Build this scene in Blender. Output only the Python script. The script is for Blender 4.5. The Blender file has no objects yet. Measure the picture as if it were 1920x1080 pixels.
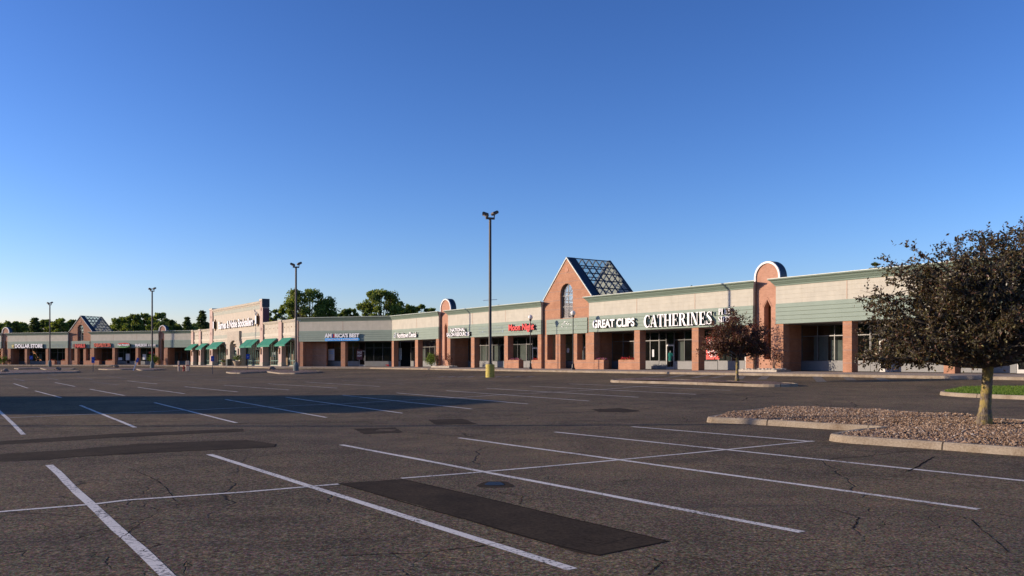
import bpy, bmesh, math, random
import numpy as np
from mathutils import Vector, Matrix, noise
C = bpy.context.scene
R = math.radians
random.seed(7)

# ------------------------------------------------------------------ camera, sky, sun
EYE = 1.7; F = 1600.0; HY = 677.0; CX = 960.0          # focal length and horizon in photo pixels
cam_d = bpy.data.cameras.new('camera'); cam = bpy.data.objects.new('camera', cam_d)
C.collection.objects.link(cam); C.camera = cam
cam.location = (0, 0, EYE); cam.rotation_euler = (R(90), 0, 0)
cam_d.sensor_width = 36; cam_d.lens = 30; cam_d.shift_y = (HY - 540) / 1920
cam_d.clip_start = 0.1; cam_d.clip_end = 8000
SUN_EL = 12.6
LIGHT = Vector((1, -0.03, -math.tan(R(SUN_EL)) * math.hypot(1, .03))).normalized()
W = bpy.data.worlds.new('World'); C.world = W; W.use_nodes = True
nt = W.node_tree; bg = nt.nodes['Background']
sky = nt.nodes.new('ShaderNodeTexSky'); sky.sky_type = 'NISHITA'; sky.sun_disc = False
sky.sun_elevation = R(SUN_EL); sky.sun_rotation = R(270)
sky.altitude = 0; sky.air_density = 1.0; sky.dust_density = 0.3; sky.ozone_density = 6.0
gm = nt.nodes.new('ShaderNodeGamma'); gm.inputs[1].default_value = 1.4
wb = nt.nodes.new('ShaderNodeMix'); wb.data_type = 'RGBA'; wb.blend_type = 'MULTIPLY'; wb.inputs[0].default_value = 1; wb.inputs[7].default_value = (1.42, .80, .69, 1)   # the camera's white balance
nt.links.new(sky.outputs[0], gm.inputs[0]); nt.links.new(gm.outputs[0], wb.inputs[6]); hs = nt.nodes.new('ShaderNodeHueSaturation'); hs.inputs['Saturation'].default_value = 1.04
nt.links.new(wb.outputs[2], hs.inputs['Color']); nt.links.new(hs.outputs[0], bg.inputs[0]); bg.inputs[1].default_value = 0.130
sl = bpy.data.lights.new('sun', 'SUN'); sl.energy = 4.1; sl.angle = R(0.5); sl.color = (1.0, 0.81, 0.62)
so = bpy.data.objects.new('sun', sl); C.collection.objects.link(so)
so.rotation_euler = LIGHT.to_track_quat('-Z', 'Y').to_euler(); so.location = (-60, 0, 40)
C.view_settings.view_transform = 'Standard'; C.view_settings.look = 'None'
C.view_settings.exposure = 0.5; C.view_settings.gamma = 1.0
C.cycles.max_bounces = 6; C.cycles.transparent_max_bounces = 24

# ------------------------------------------------------------------ plan of the place
S0 = EYE - 0.80                                        # pavement level at the shop fronts
LD = Vector((math.cos(R(-20)), math.sin(R(-20)))); RD = Vector((0.565, -0.8251)).normalized()
C3 = Vector((7.46, 85.3)) - 43.3 * RD
def along(o, d, x):                                    # distance from o along d where the ray through column x meets it
    k = (x - CX) / F
    return (k * o.y - o.x) / (d.x - k * d.y)
C2 = C3 + along(C3, LD, 561) * LD
C1 = C2 + along(C2, RD, 360) * RD
LE = C1 - 90 * LD; RE = C3 + 96 * RD
LINE = [LE, C1, C2, C3, RE]
def offs(o):                                           # the facade line moved o metres to the front
    out = []
    for i, p in enumerate(LINE):
        ds = []
        if i: ds.append((LINE[i] - LINE[i - 1]).normalized())
        if i < len(LINE) - 1: ds.append((LINE[i + 1] - LINE[i]).normalized())
        ns = [Vector((d.y, -d.x)) for d in ds]
        if len(ns) == 1: out.append(p + ns[0] * o)
        else:
            m = (ns[0] + ns[1]).normalized(); out.append(p + m * (o / m.dot(ns[0])))
    return out
_P = np.array([[p.x, p.y] for p in LINE])
def dist(X, Y):
    X = np.asarray(X, float); Y = np.asarray(Y, float); best = np.full(X.shape, 1e9)
    for i in range(len(_P) - 1):
        a = _P[i]; d = _P[i + 1] - a; L2 = (d ** 2).sum()
        t = np.clip(((X - a[0]) * d[0] + (Y - a[1]) * d[1]) / L2, 0, 1)
        qx = X - a[0] - t * d[0]; qy = Y - a[1] - t * d[1]
        r = np.hypot(qx, qy); s = np.where(d[1] * qx - d[0] * qy >= 0, 1, -1) # + in front
        best = np.where(np.abs(r) < np.abs(best), r * s, best)
    return best
def G(X, Y):
    return EYE - np.interp(dist(X, Y), [-30, 0, 4, 16, 30, 45, 65], [1.2, 1.06, 1.06, 1.35, 1.58, 1.70, 1.74])
def g(x, y): return float(G(x, y))
def P(x, y, dz=0.0):                                   # point of the ground seen at photo pixel (x, y)
    k = (x - CX) / F; m = (y - HY) / F; lo = 3.0; Y = 3.0
    while Y < 400:
        if EYE - m * Y <= g(k * Y, Y) + dz: break
        lo = Y; Y *= 1.03
    hi = Y
    for _ in range(30):
        c = (lo + hi) / 2
        if EYE - m * c <= g(k * c, c) + dz: hi = c
        else: lo = c
    return Vector((k * hi, hi, g(k * hi, hi) + dz))

# ------------------------------------------------------------------ mesh helper
class MB:
    def __init__(s): s.v = []; s.f = []
    def add(s, vs, fs):
        n = len(s.v); s.v += [tuple(v) for v in vs]; s.f += [tuple(i + n for i in f) for f in fs]; return s
    def box(s, x0, x1, y0, y1, z0, z1):
        return s.add([(x0,y0,z0),(x1,y0,z0),(x1,y1,z0),(x0,y1,z0),(x0,y0,z1),(x1,y0,z1),(x1,y1,z1),(x0,y1,z1)],
                     [(0,3,2,1),(4,5,6,7),(0,1,5,4),(1,2,6,5),(2,3,7,6),(3,0,4,7)])
    def prof(s, pr, x0, x1, m0=False, m1=False):       # (y,z) outline run from x0 to x1, ends mitred if asked
        n = len(pr)
        vs = [(x0 + (y if m0 else 0), y, z) for y, z in pr] + [(x1 - (y if m1 else 0), y, z) for y, z in pr]
        fs = [(i, (i + 1) % n, n + (i + 1) % n, n + i) for i in range(n)] + [tuple(range(n))[::-1], tuple(range(n, 2 * n))]
        return s.add(vs, fs)
    def poly(s, pts, y0, y1):                          # (x,z) outline with thickness y0..y1
        n = len(pts)
        return s.add([(x, y0, z) for x, z in pts] + [(x, y1, z) for x, z in pts],
                     [tuple(range(n)), tuple(range(2 * n - 1, n - 1, -1))] + [(i, n + i, n + (i + 1) % n, (i + 1) % n) for i in range(n)])
    def holed(s, outer, holes, y0, y1):                # (x,z) outline with holes, thickness y0..y1
        bm = bmesh.new(); loops = [outer] + holes; es = []
        for lp in loops:
            vv = [bm.verts.new((x, y0, z)) for x, z in lp]
            es += [bm.edges.new((vv[i], vv[(i + 1) % len(vv)])) for i in range(len(vv))]
        r = bmesh.ops.triangle_fill(bm, edges=es, use_beauty=True, normal=(0, -1, 0))
        bm.verts.index_update()
        V = [tuple(v.co) for v in bm.verts]; T = [tuple(v.index for v in f.verts) for f in bm.faces]
        n = len(V); s.add(V + [(x, y1, z) for x, _, z in V], T + [tuple(n + i for i in reversed(t)) for t in T] )
        base = len(s.v) - 2 * n; k = 0
        for lp in loops:
            m = len(lp)
            for i in range(m): s.f.append((base + k + i, base + n + k + i, base + n + k + (i + 1) % m, base + k + (i + 1) % m))
            k += m
        bm.free(); return s
    def ring(s, rings, cap=True):
        n = len(rings[0]); vs = [p for r in rings for p in r]; fs = []
        for k in range(len(rings) - 1):
            for i in range(n):
                j = (i + 1) % n; fs.append((k * n + i, k * n + j, (k + 1) * n + j, (k + 1) * n + i))
        if cap: fs += [tuple(range(n))[::-1], tuple(range((len(rings) - 1) * n, len(rings) * n))]
        return s.add(vs, fs)
    def lathe(s, pr, c=(0, 0, 0), n=16, rot=0):        # (radius, z)
        return s.ring([[(c[0] + r * math.cos(rot + 2 * math.pi * i / n), c[1] + r * math.sin(rot + 2 * math.pi * i / n), c[2] + z) for i in range(n)] for r, z in pr])
    def tube(s, pts, rad, n=8):
        pts = [Vector(p) for p in pts]; rings = []
        if not hasattr(rad, '__len__'): rad = [rad] * len(pts)
        up = Vector((0, 0, 1))
        for i, p in enumerate(pts):
            d = (pts[min(i + 1, len(pts) - 1)] - pts[max(i - 1, 0)]).normalized()
            a = d.cross(up if abs(d.z) < .95 else Vector((1, 0, 0))).normalized(); b = a.cross(d)
            rings.append([p + rad[i] * (a * math.cos(2 * math.pi * k / n) + b * math.sin(2 * math.pi * k / n)) for k in range(n)])
        return s.ring(rings)
    def blob(s, c, r, n=10, m=7, jit=0, seed=0, flat=None):
        rings = []
        for i in range(m + 1):
            ph = math.pi * i / m; row = []
            for k in range(n):
                th = 2 * math.pi * k / n
                d = Vector((math.sin(ph) * math.cos(th), math.sin(ph) * math.sin(th), -math.cos(ph)))
                j = 1 + jit * noise.noise(d * 1.7 + Vector((seed, seed * 2.3, 0)))
                q = Vector((c[0] + r[0] * d.x * j, c[1] + r[1] * d.y * j, c[2] + r[2] * d.z * j))
                if i in (0, m): q = Vector((c[0] + 1e-4 * d.x, c[1], c[2] + r[2] * d.z * j)) + Vector((math.cos(th), math.sin(th), 0)) * .01 * r[0]
                if flat is not None: q.z = max(q.z, flat)
                row.append(q)
            rings.append(row)
        return s.ring(rings)
    def build(s, name, m=None, parent=None, smooth=False, loc=None):
        me = bpy.data.meshes.new(name); me.from_pydata(s.v, [], s.f)
        bm = bmesh.new(); bm.from_mesh(me); bmesh.ops.recalc_face_normals(bm, faces=bm.faces); bm.to_mesh(me); bm.free()
        if m: me.materials.append(m)
        if smooth: me.polygons.foreach_set('use_smooth', [True] * len(me.polygons))
        o = bpy.data.objects.new(name, me); C.collection.objects.link(o)
        if parent: o.parent = parent
        if loc: o.location = loc
        return o
def sheet(x0, x1, y, z0, z1): return MB().add([(x0, y, z0), (x1, y, z0), (x1, y, z1), (x0, y, z1)], [(0, 1, 2, 3)])
def raw(name, v, f, m, parent=None, smooth=False):     # quick mesh, normals as given
    me = bpy.data.meshes.new(name); me.from_pydata(v, [], f); me.materials.append(m)
    if smooth: me.polygons.foreach_set('use_smooth', [True] * len(me.polygons))
    o = bpy.data.objects.new(name, me); C.collection.objects.link(o)
    if parent: o.parent = parent
    return o
def tag(o, label=None, cat=None, group=None, kind=None):
    if label: o['label'] = label
    if cat: o['category'] = cat
    if group: o['group'] = group
    if kind: o['kind'] = kind
    return o
def thing(name, label, cat, loc=(0, 0, 0), rz=0, group=None):
    o = bpy.data.objects.new(name, None); C.collection.objects.link(o); o.location = loc; o.rotation_euler = (0, 0, rz)
    o.empty_display_size = .3
    return tag(o, label, cat, group)
def copy_tree(o, parent=None):
    c = o.copy(); C.collection.objects.link(c); c.parent = parent
    for ch in [q for q in C.collection.objects if q.parent == o]: copy_tree(ch, c)
    return c

# ------------------------------------------------------------------ materials
class N:
    def __init__(s, name):
        s.m = bpy.data.materials.new(name); s.m.use_nodes = True; s.t = s.m.node_tree
        s.b = s.t.nodes['Principled BSDF']
    def n(s, typ, **kw):
        d = s.t.nodes.new('ShaderNode' + typ)
        for k, v in kw.items():
            if k.startswith('i_'):
                key = k[2:].replace('_', ' '); d.inputs[int(key) if key.isdigit() else key].default_value = v
            else: setattr(d, k, v)
        return d
    def l(s, a, b): s.t.links.new(a, b)
    def co(s, kind='Object', scale=(1, 1, 1), rot=(0, 0, 0)):
        c = s.n('TexCoord'); mp = s.n('Mapping'); s.l(c.outputs[kind], mp.inputs[0])
        mp.inputs['Scale'].default_value = scale; mp.inputs['Rotation'].default_value = rot; return mp.outputs[0]
    def noise(s, v, scale, detail=4, rough=.55, dist=0):
        d = s.n('TexNoise', i_Scale=scale, i_Detail=detail, i_Roughness=rough, i_Distortion=dist); s.l(v, d.inputs['Vector']); return d.outputs['Fac']
    def ramp(s, f, stops):
        d = s.n('ValToRGB'); s.l(f, d.inputs[0]); e = d.color_ramp.elements
        while len(e) < len(stops): e.new(.5)
        for q, (p, c) in zip(e, stops):
            q.position = p; q.color = (c if hasattr(c, '__len__') else (c, c, c)) + (1,) if hasattr(c, '__len__') else (c, c, c, 1)
        return d.outputs[0]
    def mix(s, f, a, b, mode='MIX'):
        d = s.n('Mix', data_type='RGBA', blend_type=mode)
        for sock, val in ((d.inputs[0], f), (d.inputs[6], a), (d.inputs[7], b)):
            if isinstance(val, (int, float)): sock.default_value = val
            elif isinstance(val, tuple): sock.default_value = val + (1,)
            else: s.l(val, sock)
        return d.outputs[2]
    def math(s, op, a, b=0.0):
        d = s.n('Math', operation=op)
        for i, val in enumerate((a, b)):
            if isinstance(val, (int, float)): d.inputs[i].default_value = val
            else: s.l(val, d.inputs[i])
        return d.outputs[0]
    def bump(s, h, strength=.3, dist=.02, prev=None):
        d = s.n('Bump', i_Strength=strength, i_Distance=dist); s.l(h, d.inputs['Height'])
        if prev: s.l(prev, d.inputs['Normal'])
        s.l(d.outputs[0], s.b.inputs['Normal']); return d.outputs[0]
    def col(s, c):
        if isinstance(c, tuple): s.b.inputs['Base Color'].default_value = c + (1,)
        else: s.l(c, s.b.inputs['Base Color'])
        return s
    def done(s, rough=.7, metal=0, spec=.5):
        s.b.inputs['Roughness'].default_value = rough; s.b.inputs['Metallic'].default_value = metal
        s.b.inputs['Specular IOR Level'].default_value = spec; return s.m
def plain(name, c, rough=.6, metal=0, var=.12, scale=3.0, spec=.4, bump=0):
    k = N(name); v = k.co(); f = k.noise(v, scale, 5)
    lo = tuple(x * (1 - var) for x in c); hi = tuple(min(1, x * (1 + var)) for x in c)
    k.col(k.ramp(f, [(.3, lo), (.7, hi)]))
    if bump: k.bump(k.noise(v, scale * 12, 3), bump, .01)
    return k.done(rough, metal, spec)
def facade_mat(name, c, var=.08, streak=.17, stain=(.3, .27, .2)):
    k = N(name); v = k.co(); w = k.co(scale=(1.6, 1.6, .12))
    a = k.ramp(k.noise(v, 1.1, 5), [(.3, tuple(x * (1 - var) for x in c)), (.7, tuple(min(1, x * (1 + var)) for x in c))])
    m = k.ramp(k.noise(w, 2.2, 6, .65), [(.52, 0.0), (.8, streak * 2)])
    k.col(k.mix(m, a, tuple(c[i] * stain[i] * 2 for i in range(3))))
    k.bump(k.noise(v, 60, 2), .08, .005)
    return k.done(.75, 0, .3)
def brick_mat(name, c1, c2, mortar, soldier=True):
    k = N(name); tc = k.n('TexCoord'); sp = k.n('SeparateXYZ'); k.l(tc.outputs['Object'], sp.inputs[0])
    cb = k.n('CombineXYZ'); k.l(k.math('ADD', sp.outputs[0], sp.outputs[1]), cb.inputs[0]); k.l(sp.outputs[2], cb.inputs[1])
    b = k.n('TexBrick', i_Scale=1.0, i_Color1=c1 + (1,), i_Color2=c2 + (1,), i_Mortar=mortar + (1,))
    b.inputs['Mortar Size'].default_value = .006; b.inputs['Brick Width'].default_value = .21; b.inputs['Row Height'].default_value = .072
    b.inputs['Mortar Smooth'].default_value = .3; b.inputs['Bias'].default_value = -.1
    k.l(cb.outputs[0], b.inputs['Vector'])
    n1 = k.noise(tc.outputs['Object'], 1.3, 4)
    c = k.mix(k.ramp(n1, [(.35, 0.0), (.7, .45)]), b.outputs['Color'], tuple(x * .62 for x in c2))
    # every metre or so a soldier course of darker bricks runs round the pier
    if soldier:
        md = k.math('FRACT', k.math('MULTIPLY', k.math('ADD', sp.outputs[2], .31), 1 / .93))
        band = k.math('LESS_THAN', md, .085)
        c = k.mix(k.math('MULTIPLY', band, .55), c, tuple(x * .55 for x in (.5, .36, .30)))
    k.col(c); k.bump(b.outputs['Fac'], -.35, .006)
    return k.done(.85, 0, .2)
M = {}
M['brick'] = brick_mat('brick', (.47, .235, .135), (.38, .175, .098), (.40, .28, .19))
M['brick_side'] = M['brick']
M['brick_old'] = brick_mat('brick_pale', (.52, .275, .18), (.44, .22, .14), (.42, .31, .22), False)
M['beige'] = facade_mat('beige_panel', (.475, .452, .365))
M['joint'] = plain('joint_metal', (.40, .27, .18), .6)
M['green'] = facade_mat('green_siding', (.245, .305, .245), .05, .12, (.4, .4, .4))
M['greend'] = plain('green_groove', (.10, .15, .11), .7)
M['cornice'] = facade_mat('green_cornice', (.17, .225, .175), .05, .10, (.4, .4, .4))
M['coping'] = plain('coping_metal', (.50, .55, .48), .45)
M['navy'] = plain('painted_trim', (.018, .03, .045), .45)
M['cream'] = facade_mat('cream_stucco', (.47, .42, .33))
M['white'] = plain('white_trim', (.75, .72, .66), .5)
M['pink'] = facade_mat('pink_pilaster', (.47, .34, .28))
M['band'] = facade_mat('grey_green_band', (.36, .37, .30)); M['lcream'] = facade_mat('light_cream', (.55, .50, .40))
M['maroon'] = plain('maroon_wall', (.14, .045, .05), .7)
M['alu'] = plain('bronze_aluminium', (.16, .16, .155), .45, .3)
M['alu_lt'] = plain('silver_aluminium', (.30, .30, .29), .4, .3)
M['dkframe'] = plain('dark_frame', (.045, .05, .05), .45)
M['grnframe'] = plain('green_frame', (.12, .22, .17), .45)
M['knee'] = plain('knee_wall', (.17, .175, .17), .5, 0, .1, 2)
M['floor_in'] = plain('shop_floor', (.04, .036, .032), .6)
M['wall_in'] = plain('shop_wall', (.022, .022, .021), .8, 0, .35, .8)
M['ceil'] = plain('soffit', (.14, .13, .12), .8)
M['roof'] = plain('roof_gravel', (.22, .21, .20), .9)
M['awning'] = plain('awning_canvas', (.012, .19, .115), .75, 0, .15, 2)
M['polemetal'] = plain('pole_bronze', (.075, .062, .05), .6)
M['darkpole'] = plain('pole_dark', (.03, .03, .03), .4)
M['basegrn'] = plain('concrete_painted', (.14, .17, .16), .8, 0, .25, 6, bump=.3)
M['concrete'] = plain('pale_concrete', (.42, .37, .29), .85, 0, .15, 4, bump=.2)
M['white_l'] = plain('white_letter', (.80, .80, .80), .4, 0, .03)
M['black_l'] = plain('letter_return', (.01, .01, .012), .4)
M['red_l'] = plain('red_letter', (.62, .018, .015), .35, 0, .1)
M['orange_l'] = plain('orange_red_letter', (.62, .06, .02), .4, 0, .1)
M['blue_l'] = plain('blue_panel', (.04, .42, .95), .4, 0, .05)
M['dkblue'] = plain('dark_blue', (.03, .06, .25), .5)
M['yellow_l'] = plain('yellow_letter', (.75, .58, .15), .4)
M['green_l'] = plain('green_letter', (.05, .3, .06), .4)
M['signblue'] = plain('sign_blue', (.02, .075, .36), .5)
M['hydrant'] = plain('red_paint', (.30, .03, .02), .5)
M['bollard'] = plain('bollard_cream', (.50, .38, .28), .6, 0, .2, 8)
M['bronze'] = plain('bronze', (.22, .11, .04), .5, .3)
M['globe'] = plain('globe_acrylic', (.85, .80, .70), .3, 0, .03, 3)
M['teal'] = plain('teal_cloth', (.02, .30, .28), .8)
M['skin'] = plain('mannequin_white', (.75, .74, .72), .4)
M['grey_cloth'] = plain('grey_cloth', (.30, .31, .36), .8)
M['red_cloth'] = plain('red_cloth', (.42, .03, .03), .8)
M['paper'] = plain('paper', (.62, .64, .66), .6, 0, .1, 8)
M['neon'] = plain('neon_tube', (.6, .02, .02), .4)
M['bark_dk'] = plain('bark_dark', (.09, .075, .06), .9, 0, .4, 12, bump=.5)
M['stone'] = plain('boulder', (.24, .18, .13), .9, 0, .35, 5, bump=.4)
M['rock_white'] = plain('river_rock', (.50, .44, .35), .85, 0, .3, 9)
M['petal_red'] = plain('petals_red', (.55, .02, .03), .6, 0, .3, 20)
M['petal_pink'] = plain('petals_pink', (.62, .20, .30), .6, 0, .3, 20)
M['petal_white'] = plain('petals_white', (.7, .62, .62), .6)
M['planter'] = plain('planter_stone', (.42, .33, .22), .85, 0, .2, 7)
M['bin'] = plain('bin_dark', (.02, .035, .03), .5)
M['wood_dk'] = plain('shop_wood', (.30, .19, .11), .6, 0, .3, 3)
M['poster_red'] = plain('poster_red', (.66, .035, .02), .5, 0, .05)
M['orange'] = plain('orange_line', (.45, .24, .08), .8)
# old sealed patch of asphalt etc.
def glass(name, tint, diff, rough=.0, reflect=1.0):
    k = N(name); k.t.nodes.remove(k.b); o = k.t.nodes['Material Output']
    t = k.n('BsdfTransparent'); t.inputs[0].default_value = tint + (1,)
    gl = k.n('BsdfGlossy'); gl.inputs['Roughness'].default_value = rough; gl.inputs[0].default_value = (reflect, reflect, reflect, 1)
    d = k.n('BsdfDiffuse'); d.inputs[0].default_value = (.5, .52, .5, 1)
    lw = k.n('LayerWeight'); fr = k.math('ADD', .06, k.math('MULTIPLY', .94, k.math('POWER', lw.outputs['Facing'], 5.0)))
    a = k.n('MixShader'); k.l(fr, a.inputs[0]); k.l(t.outputs[0], a.inputs[1]); k.l(gl.outputs[0], a.inputs[2])
    b = k.n('MixShader'); nf = k.noise(k.co(), 1.5, 5)
    k.l(k.ramp(nf, [(.3, diff * .5), (.75, diff * 1.5)]), b.inputs[0]); k.l(a.outputs[0], b.inputs[1]); k.l(d.outputs[0], b.inputs[2])
    k.l(b.outputs[0], o.inputs[0]); return k.m
M['glass'] = glass('shop_glass', (.66, .72, .70), .012)
M['glass_lt'] = glass('clear_glass', (.80, .84, .84), .02)
M['skyglass'] = glass('skylight_glass', (.86, .93, .93), .12)

def asphalt_mat():
    k = N('asphalt'); v = k.co(); 
    big = k.noise(v, .10, 5, .6); mid = k.noise(v, .9, 5, .6); fine = k.noise(v, 38, 3, .7)
    vo = k.n('TexVoronoi', i_Scale=75.0); k.l(v, vo.inputs['Vector'])
    base = k.ramp(fine, [(.32, (.048, .037, .023)), (.50, (.132, .099, .062)), (.68, (.29, .225, .145))])
    base = k.mix(.42, base, vo.outputs['Color'], 'SOFT_LIGHT')
    cs = k.noise(v, 15, 3, .75)
    base = k.mix(1.0, base, k.ramp(cs, [(.30, (.58, .58, .60)), (.50, (1, 1, 1)), (.68, (1.52, 1.48, 1.40))]), 'MULTIPLY')
    agg = k.n('TexVoronoi', i_Scale=27.0); k.l(v, agg.inputs['Vector'])   # pale stones worn bare
    sp = k.ramp(agg.outputs['Distance'], [(.10, 1.0), (.17, 0.0)])
    sel = k.n('SeparateColor'); k.l(agg.outputs['Color'], sel.inputs[0])
    sp = k.math('MULTIPLY', sp, k.math('GREATER_THAN', sel.outputs[0], .70))
    base = k.mix(sp, base, (.46, .38, .28))
    base = k.mix(1.0, base, k.ramp(big, [(.30, (.72, .74, .80)), (.50, (1.0, 1.0, 1.0)), (.68, (1.42, 1.36, 1.24))]), 'MULTIPLY')
    base = k.mix(1.0, base, k.ramp(mid, [(.30, (.74, .74, .76)), (.5, (1, 1, 1)), (.70, (1.22, 1.18, 1.10))]), 'MULTIPLY')
    # long oily streaks and tyre wear
    st = k.noise(k.co(scale=(.18, 1.6, 1), rot=(0, 0, R(-8))), .9, 5, .6, .4)
    base = k.mix(k.ramp(st, [(.60, 0.0), (.70, .42)]), base, (.045, .040, .038))
    # cracks
    wv = k.n('TexNoise', i_Scale=1.4, i_Detail=4.0); k.l(v, wv.inputs['Vector'])
    ad = k.n('VectorMath', operation='MULTIPLY_ADD'); k.l(wv.outputs['Color'], ad.inputs[0]); ad.inputs[1].default_value = (.5, .5, 0); k.l(v, ad.inputs[2])
    crs = []
    for sc, w_, msk in ((.16, .0012, (.46, .54)), (.55, .0050, (.50, .58)), (2.4, .018, (.56, .64))):
        c = k.n('TexVoronoi', feature='DISTANCE_TO_EDGE', i_Scale=sc); k.l(ad.outputs[0], c.inputs['Vector'])
        line = k.ramp(c.outputs['Distance'], [(w_ * .35, 1.0), (w_, 0.0)])
        q = k.ramp(k.noise(v, .23 + sc * .05, 3), [(msk[0], 0.0), (msk[1], 1.0)])
        crs.append(k.math('MULTIPLY', line, q))
    cr = k.math('MAXIMUM', crs[0], k.math('MAXIMUM', crs[1], crs[2]))
    base = k.mix(k.math('MULTIPLY', cr, .75), base, (.012, .011, .010))
    k.col(base)
    h = k.math('SUBTRACT', k.math('ADD', fine, k.math('MULTIPLY', agg.outputs['Distance'], .3)), k.math('MULTIPLY', cr, 1.5))
    p = k.bump(h, .75, .006); k.bump(mid, .25, .03, p)
    return k.done(1.0, 0, .06)
M['asphalt'] = asphalt_mat()
def patch_mat():
    k = N('asphalt_patch'); v = k.co(); f = k.noise(v, 22, 4, .75); b = k.noise(v, 1.1, 6, .7)
    c = k.ramp(f, [(.3, (.027, .020, .013)), (.7, (.066, .049, .032))])
    k.col(k.mix(1.0, c, k.ramp(b, [(.32, (.74, .74, .74)), (.68, (1.5, 1.45, 1.35))]), 'MULTIPLY')); k.bump(f, .25, .004)
    return k.done(1.0, 0, .06)
M['patch'] = patch_mat()
def paint_mat(name, c, wear):
    k = N(name); v = k.co(); f = k.noise(v, 24, 5, .75); b = k.noise(v, .8, 4)
    vo = k.n('TexVoronoi', feature='DISTANCE_TO_EDGE', i_Scale=5.5); k.l(v, vo.inputs['Vector'])
    crk = k.ramp(vo.outputs['Distance'], [(.008, 1.0), (.03, 0.0)])
    m = k.ramp(k.math('ADD', f, k.math('MULTIPLY', b, .35)), [(wear, 1.0), (wear + .08, 0.0)])
    m = k.math('MAXIMUM', m, k.math('MULTIPLY', crk, k.ramp(k.noise(v, .5, 2), [(.5, 0.0), (.6, .8)])))
    k.col(k.mix(m, c, (.075, .066, .058))); k.bump(k.noise(v, 60, 3), .4, .004)
    return k.done(.75, 0, .3)
M['paint'] = paint_mat('parking_paint', (.74, .68, .57), .56)
M['paint_worn'] = paint_mat('worn_paint', (.36, .34, .31), .66)
M['paint_ghost'] = paint_mat('ghost_paint', (.19, .165, .135), .60)
M['yellow'] = (lambda k: (k.col(k.mix(k.ramp(k.noise(k.co(), 5, 5, .7), [(.55, 0.0), (.66, 1.0)]), (.52, .41, .07), (.16, .13, .05))), k.done(.7))[1])(N('yellow_paint'))
def curb_mat():
    k = N('kerb_concrete'); v = k.co(); f = k.noise(v, 30, 4, .7); b = k.noise(v, 1.6, 5, .6)
    c = k.ramp(b, [(.3, (.17, .115, .065)), (.50, (.275, .215, .145)), (.70, (.36, .30, .22))])
    k.col(k.mix(.35, c, k.ramp(f, [(.35, (.14, .11, .075)), (.65, (.48, .42, .32))]))); k.bump(f, .4, .01)
    return k.done(.9, 0, .2)
M['kerb'] = curb_mat(); M['kjoint'] = plain('kerb_joint', (.07, .055, .04), 1.0, spec=.05)
def walk_mat():
    k = N('pavement_concrete'); v = k.co(rot=(0, 0, R(55.6))); f = k.noise(v, 14, 4, .65)
    br = k.n('TexBrick', i_Scale=1.0); br.offset = 0; br.inputs['Brick Width'].default_value = 1.8; br.inputs['Row Height'].default_value = 1.8
    br.inputs['Mortar Size'].default_value = .02; k.l(v, br.inputs['Vector'])
    br.inputs['Color1'].default_value = (.40, .33, .26, 1); br.inputs['Color2'].default_value = (.34, .28, .22, 1); br.inputs['Mortar'].default_value = (.14, .11, .09, 1)
    k.col(k.mix(.4, br.outputs['Color'], k.ramp(f, [(.3, (.25, .20, .15)), (.7, (.45, .38, .30))]), 'MIX')); k.bump(f, .2, .01)
    return k.done(.9, 0, .2)
M['walk'] = walk_mat()
def gravel_mat():
    k = N('gravel'); v = k.co(); vo = k.n('TexVoronoi', i_Scale=24.0); k.l(v, vo.inputs['Vector'])
    sc = k.n('SeparateColor'); k.l(vo.outputs['Color'], sc.inputs[0])
    c = k.ramp(sc.outputs[0], [(0, (.10, .065, .045)), (.4, (.24, .155, .11)), (.8, (.36, .25, .19)), (1, (.50, .40, .33))])
    k.col(k.mix(1.0, c, k.ramp(vo.outputs['Distance'], [(.3, (1, 1, 1)), (.7, (.35, .3, .27))]), 'MULTIPLY')); k.bump(vo.outputs['Distance'], -1.0, .05)
    return k.done(.9, 0, .2)
M['gravel'] = gravel_mat()
def island_mat(name, stops, rough=.6, spec=.4, trans=None):
    k = N(name); gm = k.n('NewGeometry'); c = k.ramp(gm.outputs['Random Per Island'], stops)
    k.col(c); m = k.done(rough, 0, spec)
    if trans:                                           # thin leaves let some light through
        t = k.n('BsdfTranslucent'); k.l(k.mix(1.0, c, trans, 'MULTIPLY'), t.inputs[0]); a = k.n('MixShader', i_0=.38)
        k.l(k.b.outputs[0], a.inputs[1]); k.l(t.outputs[0], a.inputs[2]); k.l(a.outputs[0], k.t.nodes['Material Output'].inputs[0])
    return m
M['pebble'] = island_mat('pebbles', [(0, (.14, .085, .045)), (.35, (.27, .17, .10)), (.7, (.38, .26, .165)), (.97, (.46, .35, .24)), (1, (.52, .45, .36))], .85, .2)
M['leaf_purple'] = island_mat('purple_leaves', [(0, (.040, .028, .020)), (.40, (.075, .060, .028)), (.70, (.118, .115, .040)), (.86, (.15, .062, .04)), (1, (.30, .28, .12))], .42, .5, (1.1, .8, .5))
M['leaf_red'] = island_mat('red_leaves', [(0, (.055, .016, .014)), (.6, (.10, .032, .024)), (.9, (.13, .07, .03)), (1, (.16, .13, .05))], .55, .4, (1.3, .6, .5))
M['leaf_wine'] = island_mat('wine_leaves', [(0, (.07, .030, .022)), (.5, (.15, .062, .038)), (.85, (.14, .115, .04)), (1, (.30, .14, .08))], .5, .4, (1.2, .7, .5))
M['leaf_green'] = island_mat('green_leaves', [(0, (.09, .125, .026)), (.5, (.17, .225, .042)), (.85, (.26, .31, .06)), (1, (.36, .38, .09))], .6, .35, (1.2, 1.2, .6))
M['leaf_mid'] = island_mat('darker_leaves', [(0, (.08, .115, .028)), (.5, (.15, .20, .042)), (.9, (.23, .28, .058)), (1, (.30, .34, .08))], .6, .35, (1.1, 1.1, .6))
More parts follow.
